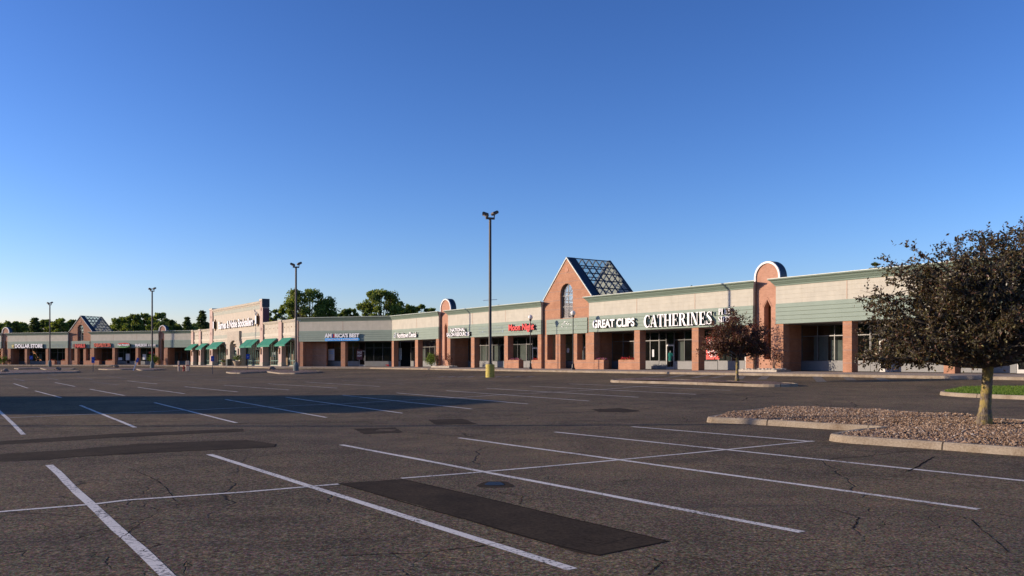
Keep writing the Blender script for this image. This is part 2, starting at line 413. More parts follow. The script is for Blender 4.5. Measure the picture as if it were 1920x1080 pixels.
M['needle'] = island_mat('needles', [(0, (.05, .08, .028)), (.6, (.105, .145, .045)), (1, (.18, .22, .07))], .6, .3, (1, 1, .6))
M['leaf_lime'] = island_mat('lime_leaves', [(0, (.07, .12, .015)), (.6, (.14, .21, .03)), (1, (.24, .28, .06))], .6, .3, (1.1, 1.2, .5))
M['grass'] = island_mat('grass_blades', [(0, (.07, .13, .012)), (.6, (.12, .21, .022)), (1, (.26, .31, .06))], .6, .3, (1.1, 1.2, .5))
def bark():
    k = N('bark'); v = k.co(scale=(1, 1, .35)); f = k.noise(v, 22, 6, .7, .6); l = k.noise(k.co(), 4.5, 5, .6)
    c = k.ramp(f, [(.34, (.06, .048, .035)), (.5, (.17, .135, .10)), (.7, (.30, .25, .19))])
    k.col(k.mix(k.ramp(l, [(.44, 0.0), (.56, .8)]), c, (.34, .26, .07))); k.bump(f, 1.0, .03)
    return k.done(.9, 0, .2)
M['bark'] = bark()

# ------------------------------------------------------------------ ground
def axis(lo, hi, step, far):
    a = list(np.arange(lo, hi + 1e-6, step)); d = step; x = lo
    pre = []
    while x > -far: d *= 1.35; x -= d; pre.append(x)
    d = step; x = hi
    while x < far: d *= 1.35; x += d; a.append(x)
    return np.array(pre[::-1] + a)
xs = axis(-130, 50, 1.5, 3000); ys = axis(-10, 215, 1.5, 3000)
XX, YY = np.meshgrid(xs, ys); ZZ = G(XX, YY)
nx = len(xs); ny = len(ys)
raw('ground', np.stack([XX, YY, ZZ], -1).reshape(-1, 3).tolist(),
    [(j * nx + i, j * nx + i + 1, (j + 1) * nx + i + 1, (j + 1) * nx + i) for j in range(ny - 1) for i in range(nx - 1)], M['asphalt'], smooth=True)['kind'] = 'structure'

def ribbon(mb, a, b, w, dz, wob=0.0, seed=0):          # flat strip from a to b lying on the ground
    a = Vector((a[0], a[1])); b = Vector((b[0], b[1])); L = (b - a).length; n = max(2, int(L / .5)); d = (b - a) / L; q = Vector((-d.y, d.x))
    vs = []; fs = []
    for i in range(n + 1):
        p = a + d * (L * i / n)
        o = wob * noise.noise(Vector((L * i / n * .45, seed * 7.1, 0)))
        for s in (-1, 1):
            e = w / 2 * (1 + .14 * noise.noise(Vector((L * i / n * 2.5, s * 3.0 + seed, 1)))) if wob else w / 2
            r = p + q * (s * e + o); vs.append((r.x, r.y, g(r.x, r.y) + dz))
        if i: k = 2 * i; fs.append((k - 2, k - 1, k + 1, k))
    mb.add(vs, fs)
def pline(mb, pts, w, dz, wob=.03):
    for i in range(len(pts) - 1):
        ribbon(mb, P(*pts[i]), P(*pts[i + 1]), w, dz, wob, seed=pts[i][0] * .01)
lines = [((92,872),(330,1095)), ((392,852),(1072,1068)), ((640,834),(1503,998)), ((860,821),(1835,955)), ((1040,810),(2000,910)), ((1185,800),(1525,828)),
 ((-30,744),(45,815)), ((150,760),(255,802)), ((290,755),(443,793)), ((423,749),(612,783)), ((536,745),(755,775)), ((642,741),(885,767)), ((743,736.7),(990,757.5)),
 ((837,732.5),(1105,752)), ((912,728),(1197,745)), ((993,724),(1305,739.5)), ((1067,719.7),(1370,732)), ((25.8,719.2),(52,727.7)), ((65.8,733),(115,745.8)), ((103.3,717.2),(140.8,724.7)), ((168.3,729.7),(233.3,741.7)),
 ((239,714.2),(295,720)), ((258.3,726.2),(346,738.3)), ((346,725),(446,735)), ((421,722.5),(541.7,731.3)), ((502,719.5),(631.7,727.7)), ((572,716.3),(712.5,724.7))]
faded = [((25,709.5),(46.3,714.7)), ((87.5,707.8),(110.3,712.7)), ((145,706.2),(175,711.7)), ((173.3,715.8),(221.7,721.7)), ((200.8,704.7),(237.5,710)), ((255,703.3),(296.7,707.8)), ((90,702),(105.8,704.3)),
 ((300,712),(367.5,717.5)), ((368.3,709.7),(443.3,715)), ((345,700.8),(397.5,705)), ((423.3,707.5),(506.7,712.7)), ((478,706.2),(563,710.3)), ((570,706.2),(623,708.3)), ((640,713.2),(759,720.8)), ((700.8,711.3),(793,715)),
 ((640,702.3),(764,702.5)), ((590,704.5),(700,706.5)), ((800,710.5),(930,715)), ((700,716),(860,718.5)), ((-10,704),(12,708))]
mb = MB()
for i, (a, b) in enumerate(lines): ribbon(mb, P(*a), P(*b), .115 if i < 6 else .105, .003 if i < 6 else .005, .018, i)
mb.build('parking_lines', M['paint'])['kind'] = 'structure'
mb = MB()
for i, (a, b) in enumerate(faded): ribbon(mb, P(*a), P(*b), .10, .006, .05, i)
for cx in (829, 847, 864, 883, 906, 934, 950, 972, 995): ribbon(mb, P(cx - 6, 707.4), P(cx + 5, 705.6), .3, .006)
pline(mb, [(820,706),(905,706.9)], .1, .006); pline(mb, [(930,708),(1015,710)], .1, .006)
mb.build('worn_parking_lines', M['paint_worn'])['kind'] = 'structure'
mb = MB()
pline(mb, [(-60,965),(0,960),(165,947),(240,938),(470,922),(635,908)], .085, .0045)
pline(mb, [(752,897),(905,885),(1165,862),(1355,844),(1525,827)], .085, .0045)
pline(mb, [(-40,786),(0,784.4),(150,778),(278,772.6),(450,765),(607,758.5),(640,757.5)], .085, .007)
pline(mb, [(640,757.5),(753,750.8),(860,745.8),(945,740),(1043,735),(1135,730),(1200,725),(1257,721.7)], .085, .007)
mb.build('centre_lines', M['paint'])['kind'] = 'structure'
mb = MB()                                               # old hatching, nearly gone, by the shop pavement
for (a, b) in [((1516,700.5),(1541,716.5)),((1570,702),(1597,713)),((1622,703),(1660,714)),((1250,703.5),(1205,708)),((1285,702.8),(1250,708.5)),((1330,702.6),(1300,708.3)),((1362,703.5),(1335,709)),((1392,704.8),(1384,711)),((1436,705),(1428,711.5))]:
    ribbon(mb, P(*a), P(*b), .55, .006)
mb.build('faded_hatching', M['paint_ghost'])['kind'] = 'structure'
def flat(name, pts, dz, m, sub=1, parent=None, kind='structure'):
    vs = [P(*p) for p in pts]; v2 = [(v.x, v.y) for v in vs]
    mb = MB(); bm = bmesh.new(); vv = [bm.verts.new((x, y, 0)) for x, y in v2]
    bm.faces.new(vv); bmesh.ops.triangulate(bm, faces=bm.faces)
    bmesh.ops.subdivide_edges(bm, edges=bm.edges, cuts=sub + 2, use_grid_fill=True)
    for v in bm.verts:
        v.co.z = g(v.co.x, v.co.y) + dz
    me = bpy.data.meshes.new(name); bm.normal_update()
    for f in bm.faces:
        if f.normal.z < 0: f.normal_flip()
    bm.to_mesh(me); bm.free(); me.materials.append(m)
    o = bpy.data.objects.new(name, me); C.collection.objects.link(o)
    if kind: o['kind'] = kind
    if parent: o.parent = parent
    return o
def jag(pts, amp=.75, n=14):                              # broken-edge outline
    out = []
    for i in range(len(pts)):
        a = pts[i]; b = pts[(i + 1) % len(pts)]
        for k in range(n):
            t = k / n; j = amp if k else 0
            out.append((a[0] + (b[0] - a[0]) * t + random.uniform(-2, 2) * j, a[1] + (b[1] - a[1]) * t + random.uniform(-.42, .42) * j))
    return out
for pts in [[(634,906.7),(752.6,898.5),(838,917),(930,939),(1093,978),(1200,1002),(1252,1015),(1210,1025),(1121,1041.5),(1083,1037),(1025,1018.5),(949,998.5),(867,972.6),(782,946.7),(690,922.6)],
            [(-60,831),(20,826),(222,813),(455,804),(458,809),(222,820),(67,830),(-60,838)],
            [(-60,854),(0,851.5),(140,843),(260,832),(463,825),(518,832.6),(515,838.5),(333,847),(140,857),(90,862),(-60,866)],
            [(662,804),(741,802),(756,811.5),(682,814)], [(803,787.4),(867,785),(897,795.5),(816,796.6)],
            [(1110,767.5),(1161.7,765),(1206,771),(1173,773.6),(1123,772.5)]]:
    flat('asphalt_patch', jag(pts), .002, M['patch'])
k = N('puddle_water'); k.col((.01, .012, .015)); k.done(.45, 0, .12)
pud = [(927 + 17 * math.cos(a) * (1 + .2 * math.sin(3 * a)), 907.5 + 4.2 * math.sin(a) * (1 + .25 * math.cos(2 * a))) for a in [i * math.pi / 9 for i in range(18)]]
flat('asphalt_patch', [(925 + (x - 925) * 1.9, 906 + (y - 906) * 1.8) for x, y in pud], .003, M['patch'])
flat('puddle', pud, .007, k.m)
# sealed seams round the big patches
mb = MB(); bigp = [(634,906.7),(752.6,898.5),(930,939),(1093,978),(1252,1015),(1121,1041.5),(1025,1018.5),(867,972.6),(690,922.6),(634,906.7)]
for lp in (bigp, [(0,866),(90,861.5),(140,856.5),(333,846.5),(515,838),(518,832.6)], [(67,830),(222,820),(458,809)]):
    for i in range(len(lp) - 1):
        if random.random() < .8: ribbon(mb, P(*lp[i]), P(*lp[i + 1]), .028, .0035, .03, i)
mb.build('patch_seams', plain('seam_tar', (.026, .020, .014), 1.0, spec=.03))['kind'] = 'structure'
# open and tar-filled cracks
mb = MB()
def crack(pts, w=.02, n=9, amp=1.2):
    q = []
    for i in range(len(pts) - 1):
        for t in range(n):
            u = t / n; q.append((pts[i][0] + (pts[i+1][0] - pts[i][0]) * u + random.uniform(-1, 1) * amp * 2, pts[i][1] + (pts[i+1][1] - pts[i][1]) * u + random.uniform(-.5, .5) * amp))
    q.append(pts[-1])
    for i in range(len(q) - 1): ribbon(mb, P(*q[i]), P(*q[i + 1]), w * random.uniform(.25, 1.1), .003)
for c in [([(640,1042),(800,1036),(900,1024),(945,1016)], .022), ([(1095,1010),(1130,1022),(1190,1005)], .012), ([(240,878),(300,903),(330,940)], .014), ([(265,980),(225,1010),(300,1020),(250,1040)], .016),
          ([(1210,1042),(1240,1055),(1215,1078)], .014), ([(1560,955),(1610,970),(1600,990)], .016), ([(1750,955),(1820,975),(1890,1035)], .014), ([(1705,1000),(1790,1010),(1890,1045)], .010),
          ([(0,795),(300,799),(600,790),(900,782),(1190,768),(1230,764)], .05), ([(480,744),(600,737),(700,728)], .07), ([(1295,1045),(1500,1072),(1720,1060)], .012), ([(930,923),(980,930),(975,945)], .014),
          ([(1260,742),(1330,748),(1390,752),(1402,746)], .05), ([(1040,857),(1095,848)], .025), ([(1130,905),(1260,894)], .02), ([(1750,857),(1720,876),(1700,884)], .05), ([(900,1005),(940,998),(985,1001)], .012),
          ([(1296,741),(1350,738),(1410,746),(1440,742)], .05), ([(1150,862),(1310,868),(1500,882),(1720,905)], .02), ([(0,1000),(150,985),(260,990)], .012), ([(1330,1000),(1420,1016),(1560,1010)], .010)]: crack(*c)
mb.build('pavement_cracks', plain('crack_tar', (.020, .016, .012), 1.0, spec=.03))['kind'] = 'structure'

# shop pavement with its kerb, following the facade
prof = [(-3.3, S0), (0.0, S0), (3.86, S0 - .075)]
rows = [[(p.x, p.y, z) for p in offs(o)] for o, z in prof]
mb = MB().add([p for r in rows for p in r], [(k * 5 + i, k * 5 + i + 1, (k + 1) * 5 + i + 1, (k + 1) * 5 + i) for k in range(2) for i in range(4)])
mb.build('pavement', M['walk'])['kind'] = 'structure'
prof = [(3.86, S0 - .4), (3.86, S0 - .073), (3.98, S0 - .078), (4.04, S0 - .11), (4.06, S0 - .4)]
rows = [[(p.x, p.y, z) for p in offs(o)] for o, z in prof]
MB().add([p for r in rows for p in r], [(k * 5 + i, k * 5 + i + 1, (k + 1) * 5 + i + 1, (k + 1) * 5 + i) for k in range(4) for i in range(4)]).build('pavement_kerb', M['kerb'], smooth=False)['kind'] = 'structure'

# ------------------------------------------------------------------ planted islands
def smooth_loop(pts, rad=.6):                           # plan outline with rounded corners
    out = []; n = len(pts)
    for i in range(n):
        a, b, c = pts[i - 1], pts[i], pts[(i + 1) % n]
        ra = min(rad, (a - b).length * .4, (c - b).length * .4)
        p = b + (a - b).normalized() * ra; q = b + (c - b).normalized() * ra
        for t in (0, .25, .5, .75, 1): out.append((1 - t) ** 2 * p + 2 * t * (1 - t) * b + t * t * q)
    return out
def inset(lp, d):
    n = len(lp); out = []
    area = sum(lp[i - 1].x * lp[i].y - lp[i].x * lp[i - 1].y for i in range(n))
    sg = 1 if area > 0 else -1
    for i in range(n):
        t = (lp[(i + 1) % n] - lp[i - 1]).normalized(); out.append(lp[i] + Vector((-t.y, t.x)) * d * sg)
    return out
def island(pts, fill, h=.15, rad=.6, kw=.17, mound=.05, dzp=None):
    lp = smooth_loop([Vector((P(x, y, h).x, P(x, y, h).y)) for x, y in pts], rad)
    n = len(lp); rings = []
    for off, z in ((-.03, -.25), (0, 0), (.02, h * .75), (.05, h), (kw, h), (kw + .01, h - .05)):
        rings.append([(p.x, p.y, g(p.x, p.y) + z + (.0)) for p in inset(lp, off)])
    mb = MB().ring(rings, cap=False)
    k = mb.build('island_kerb', M['kerb']); k['kind'] = 'structure'
    # crumbling joints
    jm = MB(); acc = 0
    for i in range(n):
        acc += (lp[i] - lp[i - 1]).length
        if acc > 2.6:
            acc = 0; a = rings[1][i]; b = rings[3][i]; c = rings[4][i]
            t = (lp[(i + 1) % n] - lp[i - 1]).normalized() * random.uniform(.008, .016); up = .003
            o = (lp[i] - inset(lp, .02)[i]).normalized() * .004
            jm.add([(p[0] + s * t.x + o.x, p[1] + s * t.y + o.y, p[2] + up) for p in (a, rings[2][i], b, c) for s in (-1, 1)], [(0, 1, 3, 2), (2, 3, 5, 4), (4, 5, 7, 6)])
    if jm.v: jm.build('kerb_joints', M['kjoint'])['kind'] = 'structure'
    top = inset(lp, kw); bm = bmesh.new(); vv = [bm.verts.new((p.x, p.y, 0)) for p in top]; bm.faces.new(vv)
    bmesh.ops.triangulate(bm, faces=bm.faces)
    bmesh.ops.subdivide_edges(bm, edges=bm.edges, cuts=3, use_grid_fill=True)
    def hz(x, y):
        dd = min((Vector((x, y)) - q).length for q in top)
        return g(x, y) + h - .03 + mound * min(1, dd / 1.0)
    for v in bm.verts: v.co.z = hz(v.co.x, v.co.y)
    me = bpy.data.meshes.new('bed'); bm.to_mesh(me); bm.free(); me.materials.append(fill)
    o = bpy.data.objects.new('island_bed', me); C.collection.objects.link(o); o['kind'] = 'structure'
    return top, hz
def inside(p, lp):
    c = False; n = len(lp)
    for i in range(n):
        a, b = lp[i], lp[i - 1]
        if (a.y > p[1]) != (b.y > p[1]) and p[0] < (b.x - a.x) * (p[1] - a.y) / (b.y - a.y) + a.x: c = not c
    return c
top1, hz1 = island([(1317,782),(1400,768),(1475,760.5),(1592,764.5),(1720,771.5),(1920,786),(2080,800),(2080,850),(1920,840),(1720,826),(1585,817.5),(1549,813),(1600,804),(1664,799.6),(1566,794.5),(1468,788.8),(1390,784.5)], M['gravel'], h=.145, rad=.45, mound=.07)
island([(1143,711.5),(1180,708.7),(1290,711.3),(1391,714),(1493,717.6),(1499,719.8),(1440,720.8),(1292,716.2),(1147,713)], M['gravel'], rad=.7, mound=.08)
top3, hz3 = island([(1757,734),(1800,725.5),(1870,724),(2000,725),(2000,745),(1920,742),(1801,737.5)], plain('turf', (.10, .17, .03), .9, 0, .3, 8), rad=1.2, mound=.03)
island([(423,697),(440,694.3),(480,693.2),(560,692.8),(602,695.5),(592,697.4),(556,699),(524,699),(500,695.9),(452,698.6),(432,698.4)], M['gravel'], rad=.6)
island([(25.8,690.2),(30,688.9),(76,688.6),(140,690),(138,691.3),(84,691.9),(75,690),(34,691)], M['gravel'], rad=.5)
island([(-40,696),(0,693.4),(150,695),(142,697),(70,698.6),(0,700.3),(-40,701.5)], M['gravel'], rad=.5)
island([(184,691.3),(192,689.6),(250,689.6),(300,690.4),(311,691.6),(290,692.8),(262,693.2),(256,691.5),(228,692),(200,692.2)], M['gravel'], rad=.5)
# loose stones on the nearest island
ico = [(0,0,1),(.9,0,.25),(.28,.85,.3),(-.72,.53,.2),(-.72,-.53,.3),(.28,-.85,.22),(0,0,-.6)]
icf = [(0,1,2),(0,2,3),(0,3,4),(0,4,5),(0,5,1),(6,2,1),(6,3,2),(6,4,3),(6,5,4),(6,1,5)]
V = []; Fc = []; rnd = random.Random(3)
bx0 = min(p.x for p in top1); bx1 = max(p.x for p in top1); by0 = min(p.y for p in top1); by1 = max(p.y for p in top1)
cnt = 0; gx = []
for _ in range(120000):
    x = rnd.uniform(bx0, bx1); y = rnd.uniform(by0, by1)
    if x > .62 * y + .3 or not inside((x, y), top1): continue
    cnt += 1
    if cnt > 24000: break
    s = rnd.uniform(.010, .030) if rnd.random() < .94 else rnd.uniform(.03, .05)
    a = rnd.uniform(0, 6.28); ca, sa = math.cos(a), math.sin(a); z = hz1(x, y) + s * .12; n = len(V)
    sx = s * rnd.uniform(.8, 1.4); sy = s * rnd.uniform(.7, 1.1); sz = s * rnd.uniform(.5, 1.0); tx = rnd.uniform(-.4, .4); ty = rnd.uniform(-.4, .4)
    for q in ico:
        px, py, pz = q[0] * sx, q[1] * sy, q[2] * sz; pz += tx * px + ty * py
        V.append((x + ca * px - sa * py, y + sa * px + ca * py, z + pz))
    Fc += [tuple(i + n for i in f) for f in icf]
tag(raw('loose_gravel', V, Fc, M['pebble']), 'brown crushed gravel covering the island under the near tree', 'gravel', kind='stuff')
V = []; Fc = []
bx0 = min(p.x for p in top3); bx1 = max(p.x for p in top3); by0 = min(p.y for p in top3); by1 = max(p.y for p in top3)
for _ in range(26000):
    x = rnd.uniform(bx0, bx1); y = rnd.uniform(by0, by1)
    if not inside((x, y), top3): continue
    a = rnd.uniform(0, 3.14); w = .018; h = rnd.uniform(.05, .14); z = g(x, y) + .11; n = len(V)
    V += [(x - w * math.cos(a), y - w * math.sin(a), z), (x + w * math.cos(a), y + w * math.sin(a), z), (x + rnd.uniform(-.05, .05), y + rnd.uniform(-.05, .05), z + h)]
    Fc.append((n, n + 1, n + 2))
tag(raw('grass', V, Fc, M['grass']), 'bright green mown grass on the kerbed island at the right', 'grass', kind='stuff')

# ------------------------------------------------------------------ shops
FR = {'L': (C1, LD), 'B': (C2, RD), 'A': (C2, LD), 'R': (C3, RD)}
def uat(fr, x, v=0.0):
    o, d = FR[fr]; return along(o + Vector((-d.y, d.x)) * v, d, x)
def wpos(fr, u, v, z):
    o, d = FR[fr]; p = o + d * u + Vector((-d.y, d.x)) * v; return Vector((p.x, p.y, S0 + z))
class Blk:
    def __init__(s, fr, xl, xr, name, label, cat, group=None, u0=None, u1=None):
        s.fr = fr; s.u0 = uat(fr, xl) if u0 is None else u0; s.W = (uat(fr, xr) if u1 is None else u1) - s.u0
        d = FR[fr][1]; s.rz = math.atan2(d.y, d.x)
        s.e = thing(name, label, cat, wpos(fr, s.u0, 0, 0), s.rz, group)
    def x(s, px, v=0.0): return uat(s.fr, px, v) - s.u0
ZB, ZP, ZC, ZT = 3.68, 5.24, 6.62, 7.2
VS = 2.9
def cornice(b, x0, x1, m0=True, m1=True):
    pr = [(.02,ZC-.01),(-.07,ZC-.01),(-.07,ZC+.10),(-.12,ZC+.12),(-.20,ZC+.24),(-.24,ZC+.26),(-.30,ZC+.38),(-.44,ZC+.46),(-.44,ZT-.045),(.02,ZT-.045)]
    MB().prof(pr, x0, x1, m0, m1).build('cornice', M['cornice'], b.e)
    MB().prof([(-.47,ZT-.045),(-.47,ZT),(.30,ZT),(.30,ZT-.045)], x0, x1, m0, m1).build('coping', M['coping'], b.e)
def siding(b, x0, x1, z0=ZB, z1=ZP, v=0.0, n=5):
    pr = [(v + .25, z0), (v - .05, z0)]; h = (z1 - z0) / n
    for i in range(n):
        t = z0 + h * (i + 1)
        pr += [(v - .022, t - .032), (v + .006, t - .030), (v + .006, t)]
        if i < n - 1: pr.append((v - .05, t + .001))
    pr += [(v + .25, z1)]
    MB().prof(pr, x0, x1).build('sign_band', M['green'], b.e)
def panel(b, x0, x1, joints):
    z0, z1 = ZP + .001, ZC - .011; pr = [(.25, z0), (0, z0)]; n = 4; h = (z1 - z0) / n
    for i in range(1, n):
        t = z0 + h * i; pr += [(0, t - .010), (.016, t - .008), (.016, t + .008), (0, t + .010)]
    pr += [(0, z1), (.25, z1)]
    MB().prof(pr, x0, x1).build('upper_panel', M['beige'], b.e)
    for j in joints:
        if x0 + .3 < j < x1 - .3: MB().box(j - .03, j + .03, -.012, .05, z0 + .01, z1 - .01).build('panel_joint', M['joint'], b.e)
def storefront(b, x0, x1, v=VS, door=None, knee=.78, frame='alu', top=3.62, z2=2.75, n=None, dframe='alu_lt'):
    """one bay: window frame, panes, knee wall and maybe a door between x0 and x1"""
    segs = [(x0, x1)]
    if door is not None:
        d0 = max(x0 + .05, min(door, x1 - 1.1)); d1 = d0 + 1.02; segs = [q for q in ((x0, d0), (d1, x1)) if q[1] - q[0] > .25]
        f = MB().box(d0, d0 + .09, v - .05, v + .05, .02, 2.32).box(d1 - .09, d1, v - .05, v + .05, .02, 2.32).box(d0 + .09, d1 - .09, v - .05, v + .05, 2.2, 2.32).box(d0 + .09, d1 - .09, v - .05, v + .05, .02, .26)
        dr = f.build('shop_door', M[dframe], b.e)
        sheet(d0 + .09, d1 - .09, v, .26, 2.2).build('door_pane', M['glass'], dr)
        MB().tube([(d1 - .16, v - .06, .85), (d1 - .16, v - .12, .9), (d1 - .16, v - .12, 1.25), (d1 - .16, v - .06, 1.3)], .018, 6).build('door_handle', M['alu_lt'], dr)
        f = MB().box(d0, d1, v - .04, v + .04, 2.32, 2.4).box(d0, d0 + .04, v - .04, v + .04, 2.4, 3.5).box(d1 - .04, d1, v - .04, v + .04, 2.4, 3.5).box(d0, d1, v - .04, v + .04, 3.5, top)
        t = f.build('transom_window', M[frame], b.e); sheet(d0, d1, v, 2.4, 3.5).build('pane', M['glass'], t)
    for (a, c) in segs:
        MB().box(a, c, v - .07, v + .1, .04, knee).build('knee_wall', M['knee'], b.e)
        f = MB().box(a, c, v - .10, v + .12, knee, knee + .05); k = n or max(1, round((c - a) / 1.5))
        for i in range(k + 1):
            q = a + (c - a) * i / k; q = min(max(q, a + .03), c - .03); f.box(q - .03, q + .03, v - .05, v + .05, knee + .05, top)
        f.box(a, c, v - .045, v + .045, z2 - .035, z2 + .035).box(a, c, v - .045, v + .045, top - .07, top)
        w = f.build('shop_window', M[frame], b.e)
        sheet(a + .03, c - .03, v, knee + .05, top - .07).build('pane', M['glass'], w)
def bulk(b, x0, x1, depth=15, dz=0.0, ends=(True, True), inner=True):
    t = ZT - .35 + dz
    MB().box(x0 + .21, x1 - .21, .30, depth, t - .2, t).build('roof', M['roof'], b.e)
    MB().box(x0, x1, depth, depth + .3, -.3, ZT).build('back_wall', M['brick'], b.e)
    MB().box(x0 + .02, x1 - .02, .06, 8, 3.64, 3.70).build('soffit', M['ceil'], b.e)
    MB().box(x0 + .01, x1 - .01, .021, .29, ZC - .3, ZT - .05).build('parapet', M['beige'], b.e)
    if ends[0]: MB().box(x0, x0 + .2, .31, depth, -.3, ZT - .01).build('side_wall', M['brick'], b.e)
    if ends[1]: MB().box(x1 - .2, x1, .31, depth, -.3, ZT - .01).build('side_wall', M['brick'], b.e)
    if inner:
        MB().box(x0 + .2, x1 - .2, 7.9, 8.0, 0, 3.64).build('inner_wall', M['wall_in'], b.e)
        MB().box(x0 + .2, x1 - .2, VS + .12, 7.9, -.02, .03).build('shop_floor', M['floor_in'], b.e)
def pier(b, x0, x1, d=.76): MB().box(x0, x1, .015, d, -.05, 3.72).build('pier', M['brick'], b.e)
def flowerbox(b, x0, x1, i):
    MB().holed([(x0, 0), (x1, 0), (x1, 1), (x0, 1)], [], 0, 1) if False else None
    MB().box(x0, x1, .035, .16, -.05, .92).box(x0, x1, .55, .70, -.05, .92).box(x0, x0 + .12, .16, .55, -.05, .92).box(x1 - .12, x1, .16, .55, -.05, .92).box(x0 + .12, x1 - .12, .16, .55, .6, .80).build('planter_box', M['brick'], b.e)
    t = thing('flowers', 'x', 'flowers', wpos(b.fr, b.u0 + x0, .35, .80), b.rz, 'flowers in the brick planters along the shops')
    r = random.Random(i * 13 + 5)
    for nm, mt, cnt in (('leaves', M['leaf_lime'], 260), ('petals', M['petal_red'] if i % 3 != 1 else M['petal_pink'], 330)):
        v = []; f = []
        for _ in range(int(cnt * (x1 - x0) / 1.6)):
            x = r.uniform(.08, x1 - x0 - .08); y = r.uniform(-.2, .2); z = abs(r.gauss(.14, .07)) + (.06 if nm == 'petals' else 0); s = .045
            if r.random() < .2: y -= .12; z -= .05
            a = Vector((r.uniform(-1, 1), r.uniform(-1, 1), r.uniform(-.6, .6))).normalized() * s; c = a.cross(Vector((r.uniform(-1, 1), r.uniform(-1, 1), r.uniform(-1, 1)))).normalized() * s
            n = len(v); p = Vector((x, y, z)); v += [p - a, p + c, p + a, p - c]; f.append((n, n + 1, n + 2, n + 3))
        raw(nm, v, f, mt, t)
    return t
BLOCKS = {}
def retail(key, fr, xl, xr, label, piers, doors={}, planters=[], joints=[], c0=True, c1=True, u1=None, skip=(), dz=0.0, ends=(True, True), u0=None, edge=(True, True), knee=.78):
    b = Blk(fr, xl, xr, 'shop_building', label, 'shop building', 'shop units of the strip mall', u0=u0, u1=u1); BLOCKS[key] = b
    cornice(b, 0, b.W, c0, c1); panel(b, 0, b.W, [b.x(j) if j > 0 else b.W + j for j in joints]); siding(b, 0, b.W)
    bulk(b, 0, b.W, dz=dz, ends=ends)
    ps = [(b.x(p[0]), b.x(p[1])) if p[0] < 3000 else (p[0] - 9000 - b.u0, p[1] - 9000 - b.u0) for p in piers]
    for p in ps: pier(b, *p)
    for i in range(len(ps) - 1):
        a = ps[i][1]; c = ps[i + 1][0]; lo = a - .35 if i else a; hi = c + .35 if i < len(ps) - 2 else b.W - .2
        if i == 0: lo = .2
        if i in skip: continue
        storefront(b, lo, hi, door=doors.get(i) and lo + doors[i], frame='dkframe' if i % 2 else 'alu', knee=knee)
    for i, (p, q) in enumerate(planters): b.pl = getattr(b, 'pl', []) + [flowerbox(b, b.x(p) if p > 0 else -p, b.x(q), i + len(key))]
    return b
def arc(cx, cz, r, a0, a1, n): return [(cx + r * math.cos(R(a0 + (a1 - a0) * i / n)), cz + r * math.sin(R(a0 + (a1 - a0) * i / n))) for i in range(n + 1)]
def round_tower(key, fr, ua, ub, label, v=.38):
    b = Blk(fr, 0, 0, 'arched_tower', label, 'tower', 'round-topped brick towers of the mall', u0=ua, u1=ub); BLOCKS[key] = b
    w = b.W; c = w / 2; r = w / 2 + .02; zs = 7.42
    outer = [(.0, -.05), (w, -.05), (w, zs - .1)] + arc(c, zs, r, 0, 180, 18) + [(0, zs - .1)]
    hw = .34; slot = [(c - hw, .93), (c + hw, .93), (c + hw, 5.05), (c, 5.62), (c - hw, 5.05)]
    MB().holed(outer, [slot], v, v + .55).build('shaft', M['brick_old'], b.e)
    MB().poly([(c - hw - .1, 5.12), (c, 5.88), (c + hw + .1, 5.12), (c + hw + .1, 5.05 + .02), (c, 5.68), (c - hw - .1, 5.07)][::-1], v - .025, v + .02).build('slot_surround', M['brick_old'], b.e)
    o = [(c + r + .15, zs - .42)] + arc(c, zs, r + .15, 0, 180, 22) + [(c - r - .15, zs - .42)]; i_ = [(c - r, zs - .42)] + arc(c, zs, r, 180, 0, 22) + [(c + r, zs - .42)]
    MB().poly(o + i_, v - .10, v + .04).build('arch_trim', M['white'], b.e)
    o = [(c + r + .18, zs - .42)] + arc(c, zs, r + .18, 0, 180, 22) + [(c - r - .18, zs - .42)]; i_ = [(c - r - .005, zs - .42)] + arc(c, zs, r + .005, 180, 0, 22) + [(c + r + .005, zs - .42)]
    MB().poly(o + i_, v + .04, v + .75).build('arch_roof', M['navy'], b.e)
    MB().box(-.1, w + .1, VS + .2, VS + .35, -.05, 6.8).build('inner_wall', M['beige'], b.e)
    MB().box(-.1, w + .1, v + .56, VS + .2, 6.5, 6.7).build('roof', M['roof'], b.e)
    return b
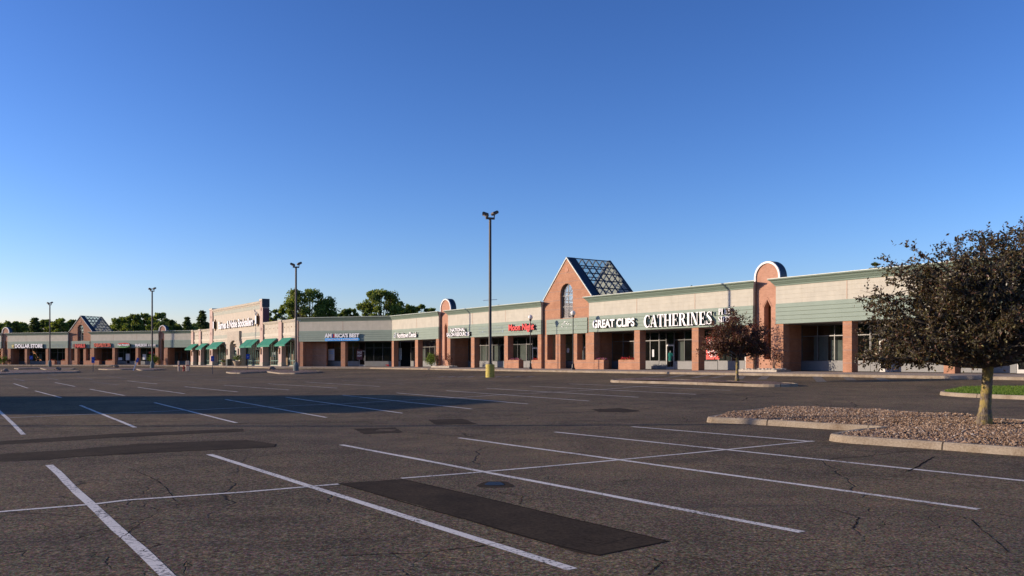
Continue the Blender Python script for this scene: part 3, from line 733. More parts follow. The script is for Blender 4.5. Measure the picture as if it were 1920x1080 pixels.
def gable_tower(key, fr, ua, ub, label, openings, door, win, letters=None):
    b = Blk(fr, 0, 0, 'gable_tower', label, 'tower', 'gabled entrance towers of the mall', u0=ua, u1=ub); BLOCKS[key] = b
    w = b.W; v = .34; c = w / 2; ze = 7.28; za = 7.28 + (c + .05) * 1.02
    holes = [[(x0, z0), (x1, z0), (x1, 3.60), (x0, 3.60)] for x0, x1, z0 in openings]
    x0, x1 = win; r = (x1 - x0) / 2; holes.append([(x0, 5.25), (x1, 5.25)] + arc((x0 + x1) / 2, 8.85 - r, r, 0, 180, 14))
    outer = [(0, -.05)]
    for h in list(holes):                               # the doorway reaches the ground
        if h[0][1] < .3: outer += [(h[0][0], -.05), (h[0][0], 3.6), (h[1][0], 3.6), (h[1][0], -.05)]; holes.remove(h)
    outer += [(w, -.05), (w, ze), (c, za), (0, ze)]
    MB().holed(outer, holes, v, v + .72).build('gable_wall', M['brick'], b.e)
    siding(b, .55, w - .55, 3.62, 5.2, v - .06, 4)
    # arched window
    f = MB(); n = 14; ro = arc((x0 + x1) / 2, 8.85 - r, r, 180, 0, n); ri = arc((x0 + x1) / 2, 8.85 - r, r - .07, 0, 180, n)
    f.poly([(x0, 5.25)] + ro + [(x1, 5.25), (x1 - .07, 5.25)] + ri + [(x0 + .07, 5.25)], v + .25, v + .33)
    f.box((x0 + x1) / 2 - .035, (x0 + x1) / 2 + .035, v + .24, v + .32, 5.3, 8.8)
    for z in (5.3, 6.45, 7.6): f.box(x0 + .05, x1 - .05, v + .245, v + .325, z - .03, z + .03)
    wn = f.build('arched_window', M['alu'], b.e)
    MB().poly([(x0 + .05, 5.28)] + [(x1 - .05, 5.28)] + arc((x0 + x1) / 2, 8.85 - r, r - .05, 0, 180, n), v + .28, v + .29).build('pane', M['glass_lt'], wn)
    MB().lathe([(.27, 0), (.27, .05)], n=20).build('medallion', M['brick_old'], b.e).matrix_local = Matrix.Translation((c, v + .02, za - 1.15)) @ Matrix.Rotation(R(90), 4, 'X')
    # rake trim and skylight over the entrance hall
    D0, D1, D2 = v - .08, v + 1.05, 6.1
    for s in (-1, 1):
        sx = c + s * (c + .10)
        MB().poly([(c, za + .06), (sx, ze - .04), (sx, ze + .10), (c, za + .22)] if s > 0 else [(c, za + .22), (sx, ze + .10), (sx, ze - .04), (c, za + .06)], D0, D0 + .1).build('rake_trim', M['coping'], b.e)
        MB().poly([(c, za + .07), (sx, ze - .03), (sx, ze + .11), (c, za + .21)] if s > 0 else [(c, za + .21), (sx, ze + .11), (sx, ze - .03), (c, za + .07)], D0 + .1, D1).build('gable_roof', M['navy'], b.e)
        L = math.hypot(sx - c, za - ze); nx_, nz_ = (za - ze) / L * s, abs(sx - c) / L
        def pt(t, y, h): return (c + (sx - c) * t + nx_ * h, y, za + .14 + (ze - za) * t + nz_ * h)
        f = MB()
        def bar(t0, y0, t1, y1, wd=.05, hh=.06):
            p = Vector(pt(t0, y0, 0)); q = Vector(pt(t1, y1, 0)); d = (q - p).normalized(); up = Vector((nx_, 0, nz_)); sd = d.cross(up) * wd
            f.ring([[a + sd - up * hh, a - sd - up * hh, a - sd + up * hh, a + sd + up * hh] for a in (p, q)])
        for i in range(6): bar(0, D1 + (D2 - D1) * i / 5, 1, D1 + (D2 - D1) * i / 5, .045 if i < 5 else .16, .05 if i < 5 else .12)
        for i in range(6): bar(i / 5, D1, i / 5, D2, .032, .04 + .004 * i)
        f.build('skylight_frame', M['navy'], b.e)
        q = [pt(0, D1, .02), pt(1, D1, .02), pt(1, D2, .02), pt(0, D2, .02)]
        MB().add(q, [(0,1,2,3)]).build('skylight_pane', M['skyglass'], b.e)
    MB().poly([(.05, ze - .6), (w - .05, ze - .6), (w - .05, ze), (c, za - .05), (.05, ze)], D2 + .02, D2 + .2).build('rear_gable', M['beige'], b.e)
    MB().box(.0, w, v + .73, D2 + .02, 5.0, 5.12).build('hall_floor', M['beige'], b.e)
    MB().box(.02, .2, v + .73, 9, -.05, ze - .6).build('side_wall', M['beige'], b.e); MB().box(w - .2, w - .02, v + .73, 9, -.05, ze - .6).build('side_wall', M['beige'], b.e)
    MB().box(.2, w - .2, v + .73, 8, 3.62, 3.7).build('soffit', M['ceil'], b.e)
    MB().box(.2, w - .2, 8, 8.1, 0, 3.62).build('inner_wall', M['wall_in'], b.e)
    storefront(b, .2, w - .2, door=w * .46, frame='dkframe')
    return b

# right-hand wing, near
u_ = lambda x, v=0: uat('R', x, v)
bD = retail('D', 'R', 0, 822.5, 'inner corner shop unit with a white tooth emblem sign and a round shrub', [(735.2, 738), (778, 783.4), (817.3, 822.4)], {1: .4}, joints=[781], c0=False, u0=0.0, ends=(False, True))
round_tower('TA', 'R', bD.u0 + bD.W + .02, uat('R', 840) - .02, 'round-topped brick tower left of the salon supply shop, pink brick with pointed slot')
bN = retail('N', 'R', 840, 1014.8, 'long shop unit left of the tall gable tower, with white and red signs', [(840.1, 844), (883, 889.2), (945.2, 951.9), (1008, 1014.6)], {0: .6, 1: 2.6, 2: 1.2}, [(951.9, 972), (996, 1008)], joints=[886, 948], dz=.02)
gu0, gu1 = uat('R', 1015) + .02, uat('R', 1104.2) - .02
gw = gu1 - gu0; gx_ = lambda x: uat('R', x, .34) - gu0
bG = gable_tower('G', 'R', gu0, gu1, 'tall orange brick gable tower with glass skylight roof in the near wing', [(gx_(1026), gx_(1041.7), .92), (gx_(1050.5), gx_(1074), 0), (gx_(1082), gx_(1098), .92)], True, (gx_(1050.5), gx_(1074)))
bC = retail('C', 'R', 1104.2, 1412.2, 'large shop unit with two big white letter signs, right of the gable tower', [(1104.4, 1113.4), (1189, 1199.3), (1297, 1309.3), (1398, 1412)], {0: 3.3, 1: .9, 2: 3.0}, [(1113.4, 1131.5), (1159, 1189)], joints=[1194, 1303])
round_tower('TB', 'R', uat('R', 1412.2) + .02, uat('R', 1454.6) - .02, 'tallest round-topped brick tower, orange brick behind the wine-red island tree')
bR = retail('R', 'R', 1454.6, 0, 'near vacant shop unit at right, blank green band, behind the purple-leaved tree', [(1454.8, 1468.4), (1579.9, 1596.8), (1769, 1790), (9000 + 87.0, 9000 + 87.8), (9000 + 94.5, 9000 + 95.3)], {1: .7, 2: 2.8}, joints=[1588], u1=95.5, dz=.02)
# the frontal block between the bookshop and the corner
def nearly(v): return v
bA = retail('A', 'A', 0, 0, 'eyewear shop unit with a blue and white sign and brick infill', [(562.3, 568), (639, 647), (734, 735)], {1: 1.0}, joints=[643], c0=True, c1=False, u0=0.0, u1=(C3 - C2).length, skip=(0,), ends=(True, False), dz=-.03)
MB().box(bA.x(567.9), bA.x(612, 1.7), 1.7, 2.0, -.05, 3.64).build('brick_infill', M['brick'], bA.e)
storefront(bA, bA.x(612, VS) - .5, bA.x(643), frame='dkframe')
# far left wing
retail('L3', 'L', 308, 359, 'vacant shop unit at the left end of the bookshop, blank green band above grey glass', [(310, 314), (357, 359.4)], {}, joints=[], u1=-.1, ends=(True, False), dz=-.02)
u3 = uat('L', 308); round_tower('TC', 'L', uat('L', 296.8) + .02, u3 - .02, 'round-topped brick tower in the far wing, behind the light pole nearest the hydrant')
retail('L2', 'L', 170, 296.8, 'far shop unit right of the small gable, under the oval sign', [(171.7, 176.3), (210.5, 215), (254, 258.8), (291, 296.6)], {1: .8, 2: 1.6}, [(176.3, 185.3), (197.5, 210.5)], joints=[212.6, 256.5])
l0, l1 = uat('L', 127.2) + .02, uat('L', 170) - .02; lx = lambda x: uat('L', x, .34) - l0
gable_tower('GL', 'L', l0, l1, 'small distant brick gable tower with glass skylight roof in the far left wing', [(lx(132.5), lx(139.7), .92), (lx(145), lx(156.3), 0), (lx(160.8), lx(168.8), .92)], True, (lx(145.3), lx(156.5)))
retail('L1', 'L', 14, 127.2, 'far shop unit left of the small gable tower, white sign with a yellow star', [(16, 19.7), (46.3, 50.5), (85.5, 90), (122, 126.8)], {0: 2.0, 1: 3.2}, [(90, 102), (113.8, 122)], joints=[48.6, 88], dz=.02)
u4 = uat('L', 14); round_tower('TD', 'L', u4 - 1.95, u4 - .02, 'round-topped brick tower at the far left edge of the mall')
retail('L0', 'L', 0, 0, 'shop unit cut off by the left edge of the view, beyond the leftmost round tower', [(-30, -27), (-8, -4), (2.2, 5.3)], {}, u0=u4 - 22, u1=u4 - 1.97, dz=-.02)

# bookshop
b = Blk('B', 360, 0, 'bookshop_building', 'cream bookshop with tall parapet, pink pilasters and green awnings', 'shop building', u1=-.05); BLOCKS['BN'] = b
X = b.x; W_ = b.W
xt0, xt1 = X(397), X(492); H1, H2 = 7.1, 10.75
def low(x0, x1):
    MB().box(x0, x1, .10, .5, 4.35, 6.72).build('parapet_wall', M['cream'], b.e)
    MB().prof([(.09,6.72),(0,6.72),(-.05,6.85),(-.12,6.95),(-.16,H1),(.5,H1),(.5,6.72)], x0, x1).build('cornice', M['cream'], b.e)
    MB().box(x0, x1, .02, .095, 4.95, 5.15).box(x0, x1, .05, .094, 4.72, 4.95).build('string_course', M['lcream'], b.e)
    n = 4
    for i in range(n):
        q = x0 + (x1 - x0) * (i + .5) / n; s = .11
        MB().poly([(q - s, 6.0), (q, 6.0 - s), (q + s, 6.0), (q, 6.0 + s)], .06, .098).build('diamond_ornament', M['bronze'], b.e)
    for i in range(1, n): q = x0 + (x1 - x0) * i / n; MB().box(q - .012, q + .012, .09, .12, 5.2, 6.7).build('panel_joint', M['joint'], b.e)
pil = [(X(359.6), X(363.6), H1 + .12), (X(374), X(377.6), H1 + .12), (X(394.6), X(399.8), H2 + .2), (X(489), X(494.4), H2 + .25), (X(523.6), X(529.6), H1 + .12), (X(555.4), X(559.6), H1 + .12)]
for x0, x1, z in pil:
    d = .55 if z < 8 else .85
    MB().box(x0, x1, -.16, d, .62, z - .3).build('pilaster', M['pink'], b.e)
    MB().box(x0 - .04, x1 + .04, -.20, d + .02, -.05, .62).build('pilaster_base', M['concrete'], b.e)
    MB().box(x0 - .07, x1 + .07, -.26, d + .03, z - .3, z).build('pilaster_cap', M['cream'] if z < 8 else M['lcream'], b.e)
    lz = 2.0
    f = MB().box((x0 + x1) / 2 - .17, (x0 + x1) / 2 + .17, -.30, -.165, lz - .10, lz + .9)
    w = f.build('wall_lantern', M['maroon'], b.e); MB().box((x0 + x1) / 2 - .11, (x0 + x1) / 2 + .11, -.32, -.301, lz, lz + .8).build('lantern_panel', M['bronze'], w)
for i in (2, 3):
    x = (pil[i][0] + pil[i][1]) / 2
    for z in (6.05, 9.3): MB().poly([(x - .2, z), (x, z - .3), (x + .2, z), (x, z + .3)], -.19, -.15).build('diamond_ornament', M['maroon'], b.e)
low(pil[0][1], pil[1][0]); low(pil[1][1], pil[2][0]); low(pil[3][1], pil[4][0]); low(pil[4][1], pil[5][0])
x0, x1 = pil[2][1], pil[3][0]
MB().box(x0, x1, .05, .8, 3.9, 10.1).build('main_wall', M['cream'], b.e)
MB().prof([(.045,10.1),(-.02,10.1),(-.05,10.25),(-.16,10.4),(-.22,10.7),(.8,10.7),(.8,10.1)], x0, x1).build('cornice', M['cream'], b.e)
MB().box(x0, x1, .025, .05, 9.45, 10.095).build('upper_band', M['band'], b.e)
px0, px1 = X(428.5), X(453)
for a, c in ((x0, px0), (px1, x1)):
    MB().box(a, c, .02, .05, 5.0, 5.65).build('lower_band', M['band'], b.e); MB().box(a, c, -.03, .05, 4.72, 4.98).build('string_course', M['lcream'], b.e)
MB().box(xt1 - .2, xt1 + .45, .86, 1.0, 4, H2 - 1.2).build('return_wall', M['maroon'], b.e)
MB().box(pil[3][1], pil[3][1] + .02, -.1, .84, H1 + .15, H2 - 1.3).build('return_panel', M['maroon'], b.e)
MB().box(pil[3][1] - .1, pil[3][1] + .1, -.28, .95, H2 - 1.1, H2 + .26).build('return_cap', M['navy'], b.e)
MB().tube([(pil[3][1] - .3, .9, 9.2), (pil[3][1] - .3, 5.5, 6.9)], .09, 6).build('parapet_brace', M['darkpole'], b.e)
MB().tube([(pil[3][1] - .3, .9, 8.0), (pil[3][1] - .3, 3.5, 6.9)], .09, 6).build('parapet_brace', M['darkpole'], b.e)
# stone entrance
ax0, ax1 = X(434.5), X(447.2); ac = (ax0 + ax1) / 2; ar = (ax1 - ax0) / 2
hole = [(ax1, -.05), (ax1, 3.9)] + arc(ac, 3.9, ar, 0, 180, 12)[1:-1][::1]
outer = [(px0 - .2, -.05), (ax0, -.05), (ax0, 3.35)] + [(ac + ar * math.cos(t), 3.35 + 1.15 * math.sin(t)) for t in [math.pi - math.pi * i / 12 for i in range(1, 12)]] + [(ax1, 3.35), (ax1, -.05), (px1 + .2, -.05), (px1 + .2, 3.8), (px1 - .35, 4.5), (px1 - .35, 6.1), (px0 + .35, 6.1), (px0 + .35, 4.5), (px0 - .2, 3.8)]
MB().holed(outer, [], -.35, .7).build('stone_portal', M['concrete'], b.e)
for i in range(7):                                      # ashlar voussoirs over the arch
    t = math.pi * (.5 + i) / 7; c_, s_ = math.cos(t), math.sin(t)
    MB().tube([(ac + (ar + .05) * c_, -.355, 3.35 + 1.2 * s_), (ac + (ar + .75) * c_, -.355, 3.35 + 1.9 * s_)], .02, 4).build('arch_joint', M['joint'], b.e)
dr = MB().box(ax0, ax1, .45, .5, 2.75, 4.6).build('arch_panel', M['cream'], b.e)
storefront(b, ax0 + .02, ax1 - .02, v=.5, door=.02, knee=.5, frame='grnframe', top=2.74, z2=2.3, dframe='grnframe')
MB().box(ac - .12, ac + .12, -.02, .449, 3.3, 3.55).build('arch_lamp', M['bronze'], b.e)
for q in (px0 + .5, px1 - .6): MB().box(q - .12, q + .12, -.5, -.36, 1.9, 3.0).build('wall_lantern', M['maroon'], b.e)
# windows and awnings between the pilasters
edges = [(pil[0][1], pil[1][0]), (pil[1][1], pil[2][0]), (pil[2][1], px0 - .2), (px1 + .2, pil[3][0]), (pil[3][1], pil[4][0]), (pil[4][1], pil[5][0])]
for i, (a, c) in enumerate(edges):
    n = max(2, round((c - a) / 1.15)); f = MB(); v = .95
    for j in range(n + 1):
        q = a + (c - a) * j / n; q = min(max(q, a + .05), c - .05); f.box(q - .045, q + .045, v - .07, v + .05, .12, 3.9)
    for z in (.16, .85, 3.86): f.box(a, c, v - .06, v + .04, z - .05, z + .05)
    w = f.build('shop_window', M['grnframe'], b.e); sheet(a + .03, c - .03, v, .2, 3.85).build('pane', M['glass_lt'], w)
    MB().box(a, c, v - .15, v + .15, -.05, .11).build('window_plinth', M['concrete'], b.e)
    MB().box(a, c, .1, v + .1, 3.92, 4.3).build('window_head', M['cream'], b.e)
for a, c, z1 in ((X(351.5), X(373), 4.3), (X(366.5, -1.45), X(392), 4.3), (X(386.5, -1.45), X(421), 4.4), (X(448.5, -1.45), X(487.5), 4.45), (X(481.5, -1.45), X(521.5), 4.4), (X(514.5, -1.45), X(551), 4.35)):
    if a < 0: a = .0
    a2 = a; c2 = c; zt = z1 + .0; zb = 3.30; vo = -1.45
    f = MB(); f.add([(a2,-.19,zt),(c2,-.19,zt),(c2,vo,zb),(a2,vo,zb),(c2,vo,zb-.26),(a2,vo,zb-.26),(c2,-.19,zt-.04),(a2,-.19,zt-.04),(a2,vo+.03,zb-.26),(c2,vo+.03,zb-.26),(a2,vo+.03,zb-.04),(c2,vo+.03,zb-.04)],
        [(0,3,2,1),(3,5,4,2),(7,6,11,10),(10,11,9,8),(5,8,9,4),(0,1,6,7),(0,7,10,3),(3,10,8,5),(1,2,11,6),(2,4,9,11)])
    aw = f.build('awning', M['awning'], b.e)
    fr_ = MB()
    for q in (a2 + .04, (a2 + c2) / 2, c2 - .04): fr_.tube([(q, -.17, zb - .2), (q, vo + .05, zb - .2)], .02, 5).tube([(q, -.17, zt - .08), (q, vo + .06, zb - .08)], .02, 5)
    fr_.build('awning_frame', M['alu_lt'], aw)
MB().box(.0, W_, .98, 16, 6.3, 6.5).build('roof', M['roof'], b.e)
MB().box(.0, W_, 9, 9.1, 0, 6.2).build('inner_wall', M['wood_dk'], b.e)
MB().box(.0, W_, 1.1, 9, -.02, .04).build('shop_floor', M['floor_in'], b.e)
MB().box(.0, W_, 1.05, 9, 4.0, 4.1).build('ceiling', M['ceil'], b.e)
MB().box(.0, .2, .5, 16, 0, 6.3).build('side_wall', M['cream'], b.e); MB().box(W_ - .2, W_, .5, 16, 0, 6.3).build('side_wall', M['brick'], b.e)
MB().box(xt0, xt1, .81, 1.04, 4.1, 6.3).build('bulkhead', M['cream'], b.e)
for a, c in (((0), xt0), (xt1, W_)): MB().box(a, c, .51, 1.04, 4.31, 6.29).build('bulkhead', M['cream'], b.e)
rr = random.Random(5)
for i in range(16):                                      # book cases behind the glass
    x = rr.uniform(1, W_ - 3); d = rr.uniform(2.2, 5)
    o = MB()
    o.box(x, x + rr.uniform(1, 2.2), d, d + .4, .04, rr.uniform(1.5, 2.4)); o.build('book_case', M['wood_dk'] if i % 3 else M['paper'], b.e)

# ------------------------------------------------------------------ signs
def text_mb(txt, w, h, depth, spacing=1.0, bold=.02, slant=0.0):
    cu = bpy.data.curves.new('lettering', 'FONT'); cu.body = txt; cu.size = 1; cu.extrude = .05; cu.offset = bold; cu.space_character = spacing; cu.shear = slant
    cu.resolution_u = 4; cu.align_x = 'LEFT'
    o = bpy.data.objects.new('lettering', cu); C.collection.objects.link(o)
    dg = bpy.context.evaluated_depsgraph_get(); me = bpy.data.meshes.new_from_object(o.evaluated_get(dg))
    bpy.data.objects.remove(o); bpy.data.curves.remove(cu)
    co = np.array([v.co[:] for v in me.vertices]); mn = co.min(0); mx = co.max(0)
    q = (co - mn) / (mx - mn); mb = MB()
    mb.add([(p[0] * w, -p[2] * depth, p[1] * h) for p in q], [tuple(p.vertices) for p in me.polygons]); bpy.data.meshes.remove(me)
    return mb
def two_tone(o, face, side):
    o.data.materials.clear(); o.data.materials.append(face); o.data.materials.append(side)
    for p in o.data.polygons: p.material_index = 0 if abs(p.normal.y) > .6 else 1
    return o
def shift(mb, x, y, z): mb.v = [(a + x, b_ + y, c + z) for a, b_, c in mb.v]; return mb
def letters(key, x0, x1, z0, z1, txt, face, side='black_l', v=-.30, depth=.16, name='letters', parent=None, **kw):
    """a text standing off the wall of block `key`; x in photo columns on that facade, z above the pavement"""
    fr = key; u0, u1 = uat(fr, x0, v), uat(fr, x1, v); d = FR[fr][1]
    mb = text_mb(txt, u1 - u0, z1 - z0, depth, **kw)
    if parent is not None:
        loc = parent.matrix_basis.inverted() @ wpos(fr, u0, v + depth, z0)
        o = shift(mb, *loc).build(name, None, parent)
    else:
        o = mb.build(name, None); o.location = wpos(fr, u0, v + depth, z0); o.rotation_euler = (0, 0, math.atan2(d.y, d.x))
    return two_tone(o, M[face], M[side])
def sign_root(fr, x0, z0, label, name='shop_sign', v=-.1):
    d = FR[fr][1]; r = thing(name, label, 'sign', wpos(fr, uat(fr, x0, v), v, z0), math.atan2(d.y, d.x), 'shop signs on the facades'); bpy.context.view_layer.update(); return r
def on_root(r, mb, mat, side=None, name='letters'):
    o = mb.build(name, M[mat], r)
    return two_tone(o, M[mat], M[side]) if side else o
# serif capitals for the largest sign: strokes of (points, widths) in a box one unit high
def ell(cx, cy, rx, ry, a0, a1, n=16): return [(cx + rx * math.cos(R(a0 + (a1 - a0) * i / n)), cy + ry * math.sin(R(a0 + (a1 - a0) * i / n))) for i in range(n + 1)]
TK, TN = .17, .055
def stem(x, w=TK, serif=True):
    r = [('r', x, 0, x + w, 1)]
    if serif: r += [('r', x - .055, 0, x + w + .055, TN), ('r', x - .055, 1 - TN, x + w + .055, 1)]
    return r
GL = {
 'C': (.62, [('s', ell(.36, .5, .28, .475, 52, 308, 24), lambda t: .05 + .15 * math.sin(math.pi * t) ** 1.5), ('r', .53, .68, .57, .98), ('r', .53, .02, .57, .27)]),
 'A': (.72, [('p', [(.33, 1), (.45, 1), (.68, .02), (.49, .02)]), ('p', [(.33, 1), (.39, 1), (.14, .02), (.08, .02)]), ('r', .2, .3, .55, .36), ('r', .0, 0, .24, TN), ('r', .43, 0, .73, TN)]),
 'T': (.66, stem(.25, serif=False) + [('r', .19, 0, .48, TN), ('r', .03, 1 - TN, .63, 1), ('p', [(.03, .72), (.07, .72), (.12, .97), (.03, .97)]), ('p', [(.59, .72), (.63, .72), (.63, .97), (.54, .97)])]),
 'H': (.78, stem(.08) + stem(.53) + [('r', .2, .47, .56, .53)]),
 'E': (.64, stem(.08) + [('r', .1, 0, .58, TN), ('r', .1, 1 - TN, .56, 1), ('r', .2, .47, .42, .53), ('r', .39, .38, .43, .62), ('p', [(.54, .03), (.58, .03), (.58, .3), (.55, .3)]), ('p', [(.52, .72), (.56, .72), (.56, .97), (.48, .97)])]),
 'R': (.74, stem(.08) + [('s', [(.22, .97), (.38, .965), (.5, .88), (.52, .75), (.5, .62), (.38, .525), (.22, .515)], lambda t: .05 + .12 * math.sin(math.pi * t) ** 2), ('p', [(.3, .52), (.46, .52), (.68, .02), (.50, .02)]), ('r', .5, 0, .74, TN)]),
 'I': (.34, stem(.08)),
 'N': (.78, [('r', .12, 0, .17, 1), ('r', .04, 0, .27, TN), ('r', .04, 1 - TN, .25, 1), ('p', [(.1, 1), (.28, 1), (.66, 0), (.52, 0)]), ('r', .61, 0, .66, 1), ('r', .52, 1 - TN, .75, 1)]),
 'S': (.56, [('s', [(.47, .72), (.43, .9), (.28, .965), (.13, .89), (.11, .73), (.25, .56), (.37, .43), (.46, .27), (.42, .10), (.27, .035), (.12, .09), (.07, .28)], lambda t: .05 + .13 * math.exp(-((t - .5) / .2) ** 2)), ('r', .44, .68, .48, .99), ('r', .05, .01, .09, .31)]),
 'P': (.66, stem(.08) + [('s', [(.22, .97), (.4, .965), (.53, .87), (.55, .73), (.53, .59), (.4, .495), (.22, .485)], lambda t: .05 + .12 * math.sin(math.pi * t) ** 2)]),
 'L': (.62, stem(.08) + [('r', .1, 0, .57, TN), ('p', [(.53, .03), (.57, .03), (.57, .34), (.54, .34)])]),
 'U': (.72, [('r', .08, .25, .25, 1), ('r', .02, 1 - TN, .31, 1), ('s', [(.165, .3), (.18, .12), (.34, .03), (.5, .12), (.54, .3)], lambda t: .17 - .12 * t), ('r', .515, .25, .565, 1), ('r', .46, 1 - TN, .64, 1)]),
 'Z': (.62, [('p', [(.40, .98), (.56, .98), (.22, .02), (.06, .02)]), ('r', .06, 1 - TN, .56, 1), ('r', .06, 0, .57, TN), ('p', [(.53, .03), (.57, .03), (.57, .3), (.54, .3)]), ('r', .06, .72, .09, .98)]),
}
def serif_text(txt, w, h, depth):
    mb = MB(); x = 0; k = 0
    for ch in txt:
        adv, parts = GL[ch]
        for p in parts:
            k += 1; d = -depth - .002 * (k % 9)
            if p[0] == 'r': mb.box(x + p[1], x + p[3], d, 0, p[2], p[4])
            elif p[0] == 'p': mb.poly([(x + a, c) for a, c in p[1]], d, 0)
            else:
                pts = p[1]; n = len(pts); L = []; Rr = []
                for i, q in enumerate(pts):
                    a = pts[max(i - 1, 0)]; c = pts[min(i + 1, n - 1)]; dx, dy = c[0] - a[0], c[1] - a[1]; l = math.hypot(dx, dy); wd = p[2](i / (n - 1)) / 2
                    L.append((x + q[0] - dy / l * wd, q[1] + dx / l * wd)); Rr.append((x + q[0] + dy / l * wd, q[1] - dx / l * wd))
                for i in range(n - 1): mb.poly([L[i], L[i + 1], Rr[i + 1], Rr[i]], d, 0)
        x += adv
    mb.v = [(a / x * w, b_, c * h) for a, b_, c in mb.v]; return mb
u = lambda fr, x, v=-.3: uat(fr, x, v)
r = sign_root('R', 1211, 3.87, 'large white serif letter sign on the green band, with a small two-line word after it')
w = u('R', 1340) - u('R', 1211)
on_root(r, shift(serif_text('CATHERINES', w, 1.10, .18), 0, -.06, 0), 'white_l', 'black_l')
w0 = u('R', 1351) - u('R', 1211); w1 = u('R', 1373.5) - u('R', 1211)
on_root(r, shift(serif_text('PLUS', w1 - w0, .50, .16), w0, -.06, .76), 'white_l', 'black_l', 'small_letters')
on_root(r, shift(serif_text('SIZES', w1 - w0 + .1, .46, .16), w0 - .05, -.06, .15), 'white_l', 'black_l', 'small_letters')
G_ = 'shop signs on the facades'
tag(letters('R', 1111, 1189.5, 4.03, 4.83, 'GREAT CLIPS', 'white_l', name='shop_sign', bold=.035), 'white rounded capital letter sign right beside the gable tower', 'sign', G_)
tag(letters('R', 953.3, 1001, 3.98, 4.92, 'Moon Night', 'red_l', name='shop_sign', bold=.04), 'bright red letter sign left of the gable tower, behind a globe lamp', 'sign', G_)
r = sign_root('R', 840, 3.88, 'two-line white capital letter sign just right of the middle round tower')
on_root(r, shift(text_mb('NATIONAL', u('R', 874.8) - u('R', 847.4), .44, .14, bold=.03), u('R', 847.4) - u('R', 840), -.06, .56), 'white_l', 'black_l')
wr = u('R', 883) - u('R', 840.5)
on_root(r, MB().box(.05, wr + .05, -.04, .04, -.02, .48), 'black_l', None, 'backing_panel')
on_root(r, shift(text_mb('SALON RESOURCES', wr, .46, .14, bold=.03), 0, -.06, 0), 'white_l', 'black_l')
r = sign_root('R', 739.7, 3.95, 'white sign with round tooth emblem on the corner shop')
on_root(r, shift(text_mb('Northtown Dental', u('R', 782.7) - u('R', 747), .72, .14, bold=.03), u('R', 747) - u('R', 739.7), -.06, .05), 'white_l', 'black_l')
eb = MB(); ex = .48
eb.add([], []); 
for a0, a1, rr_ in ((60, 250, .36), (250, 420, .30)):
    pts = arc(ex, .42, rr_, a0, a1, 10)
    eb.tube([(x, -.15, z) for x, z in pts], .05, 6)
eb.tube([(ex - .12, -.15, .55), (ex - .05, -.15, .2), (ex + .02, -.15, .42), (ex + .12, -.15, .18), (ex + .14, -.15, .55)], .05, 6)
on_root(r, eb, 'white_l', None, 'tooth_emblem')
r = sign_root('A', 610, 3.72, 'white capital letters above a blue rounded panel, on the eyewear shop')
wA = u('A', 675) - u('A', 610)
f = wA / 65
on_root(r, shift(text_mb('AM', 13.2 * f, .62, .14, bold=.05), 0, -.06, .48), 'white_l', 'black_l')
on_root(r, MB().box(14.2 * f, 18.6 * f, -.20, -.03, .48, 1.0), 'red_l', None, 'flag_letter')
on_root(r, MB().box(14.2 * f, 16.2 * f, -.23, -.201, .48, 1.02), 'dkblue', None, 'flag_letter')
on_root(r, shift(text_mb("RICA'S BEST", wA - 19.2 * f, .60, .14, bold=.05), 19.2 * f, -.06, .48), 'white_l', 'black_l')
pn = [(.22 + .2 * math.cos(t), .21 + .2 * math.sin(t)) for t in [R(90 + 18 * i) for i in range(11)]] + [(wA - .22 + .2 * math.cos(t), .21 + .2 * math.sin(t)) for t in [R(-90 + 18 * i) for i in range(11)]]
on_root(r, MB().poly(pn, -.16, .03), 'blue_l', None, 'blue_panel')
on_root(r, shift(text_mb('CONTACTS & EYEGLASSES', wA * .93, .22, .03, bold=.01), wA * .035, -.162, .10), 'white_l', None)
# far wing
r = sign_root('L', 23, 3.7, 'white capital letter sign with a yellow star, far left wing')
w0 = u('L', 29.6) - u('L', 23); st = [(.42 + (.42 if i % 2 == 0 else .18) * math.sin(R(36 * i)), .5 + (.46 if i % 2 == 0 else .19) * math.cos(R(36 * i))) for i in range(10)]
on_root(r, MB().poly(st[::-1], -.22, -.04), 'yellow_l', None, 'star')
on_root(r, shift(text_mb('DOLLAR STORE', u('L', 81.3) - u('L', 29.6), .92, .18, bold=.05), w0, -.06, .04), 'white_l', 'black_l')
r = sign_root('L', 137.5, 3.75, 'glossy red capital letter sign on the small far gable tower', v=.12)
on_root(r, MB().box(0, .6, -.2, -.02, .02, .8).poly([(.62, .05), (.80, .05), (.80, .78), (.62, .78)], -.18, -.02), 'maroon', None, 'red_panel')
on_root(r, shift(text_mb('NAILS', u('L', 161.5) - u('L', 142.5), .86, .2, bold=.06), u('L', 142.5) - u('L', 137.5), -.06, 0), 'red_l', 'black_l')
tag(letters('L', 175.4, 207.7, 3.85, 4.68, 'THERAPEUTIC SPA', 'orange_l', name='shop_sign', bold=.045), 'orange-red capital letter sign directly right of the small far gable tower', 'sign', G_)
r = sign_root('L', 222.5, 3.62, 'oval red, black and green logo sign with white script, far wing')
wo = u('L', 246) - u('L', 222.5)
el = lambda rx, rz, cx, cz, n=24: [(cx + rx * math.cos(2 * math.pi * i / n), cz + rz * math.sin(2 * math.pi * i / n)) for i in range(n)]
on_root(r, MB().poly(el(wo / 2, .52, wo / 2, .56), -.34, .0), 'green_l', 'black_l', 'oval_panel')
on_root(r, MB().poly(el(wo / 2 * .98, .36, wo / 2, .74), -.36, -.341), 'red_l', None, 'red_oval')
on_root(r, MB().poly(el(wo / 2 * .95, .27, wo / 2, .58), -.38, -.361), 'black_l', None, 'black_oval')
on_root(r, shift(text_mb("Papa Murphy's", wo * .92, .50, .03, bold=.04), wo * .04, -.382, .36), 'white_l', None)
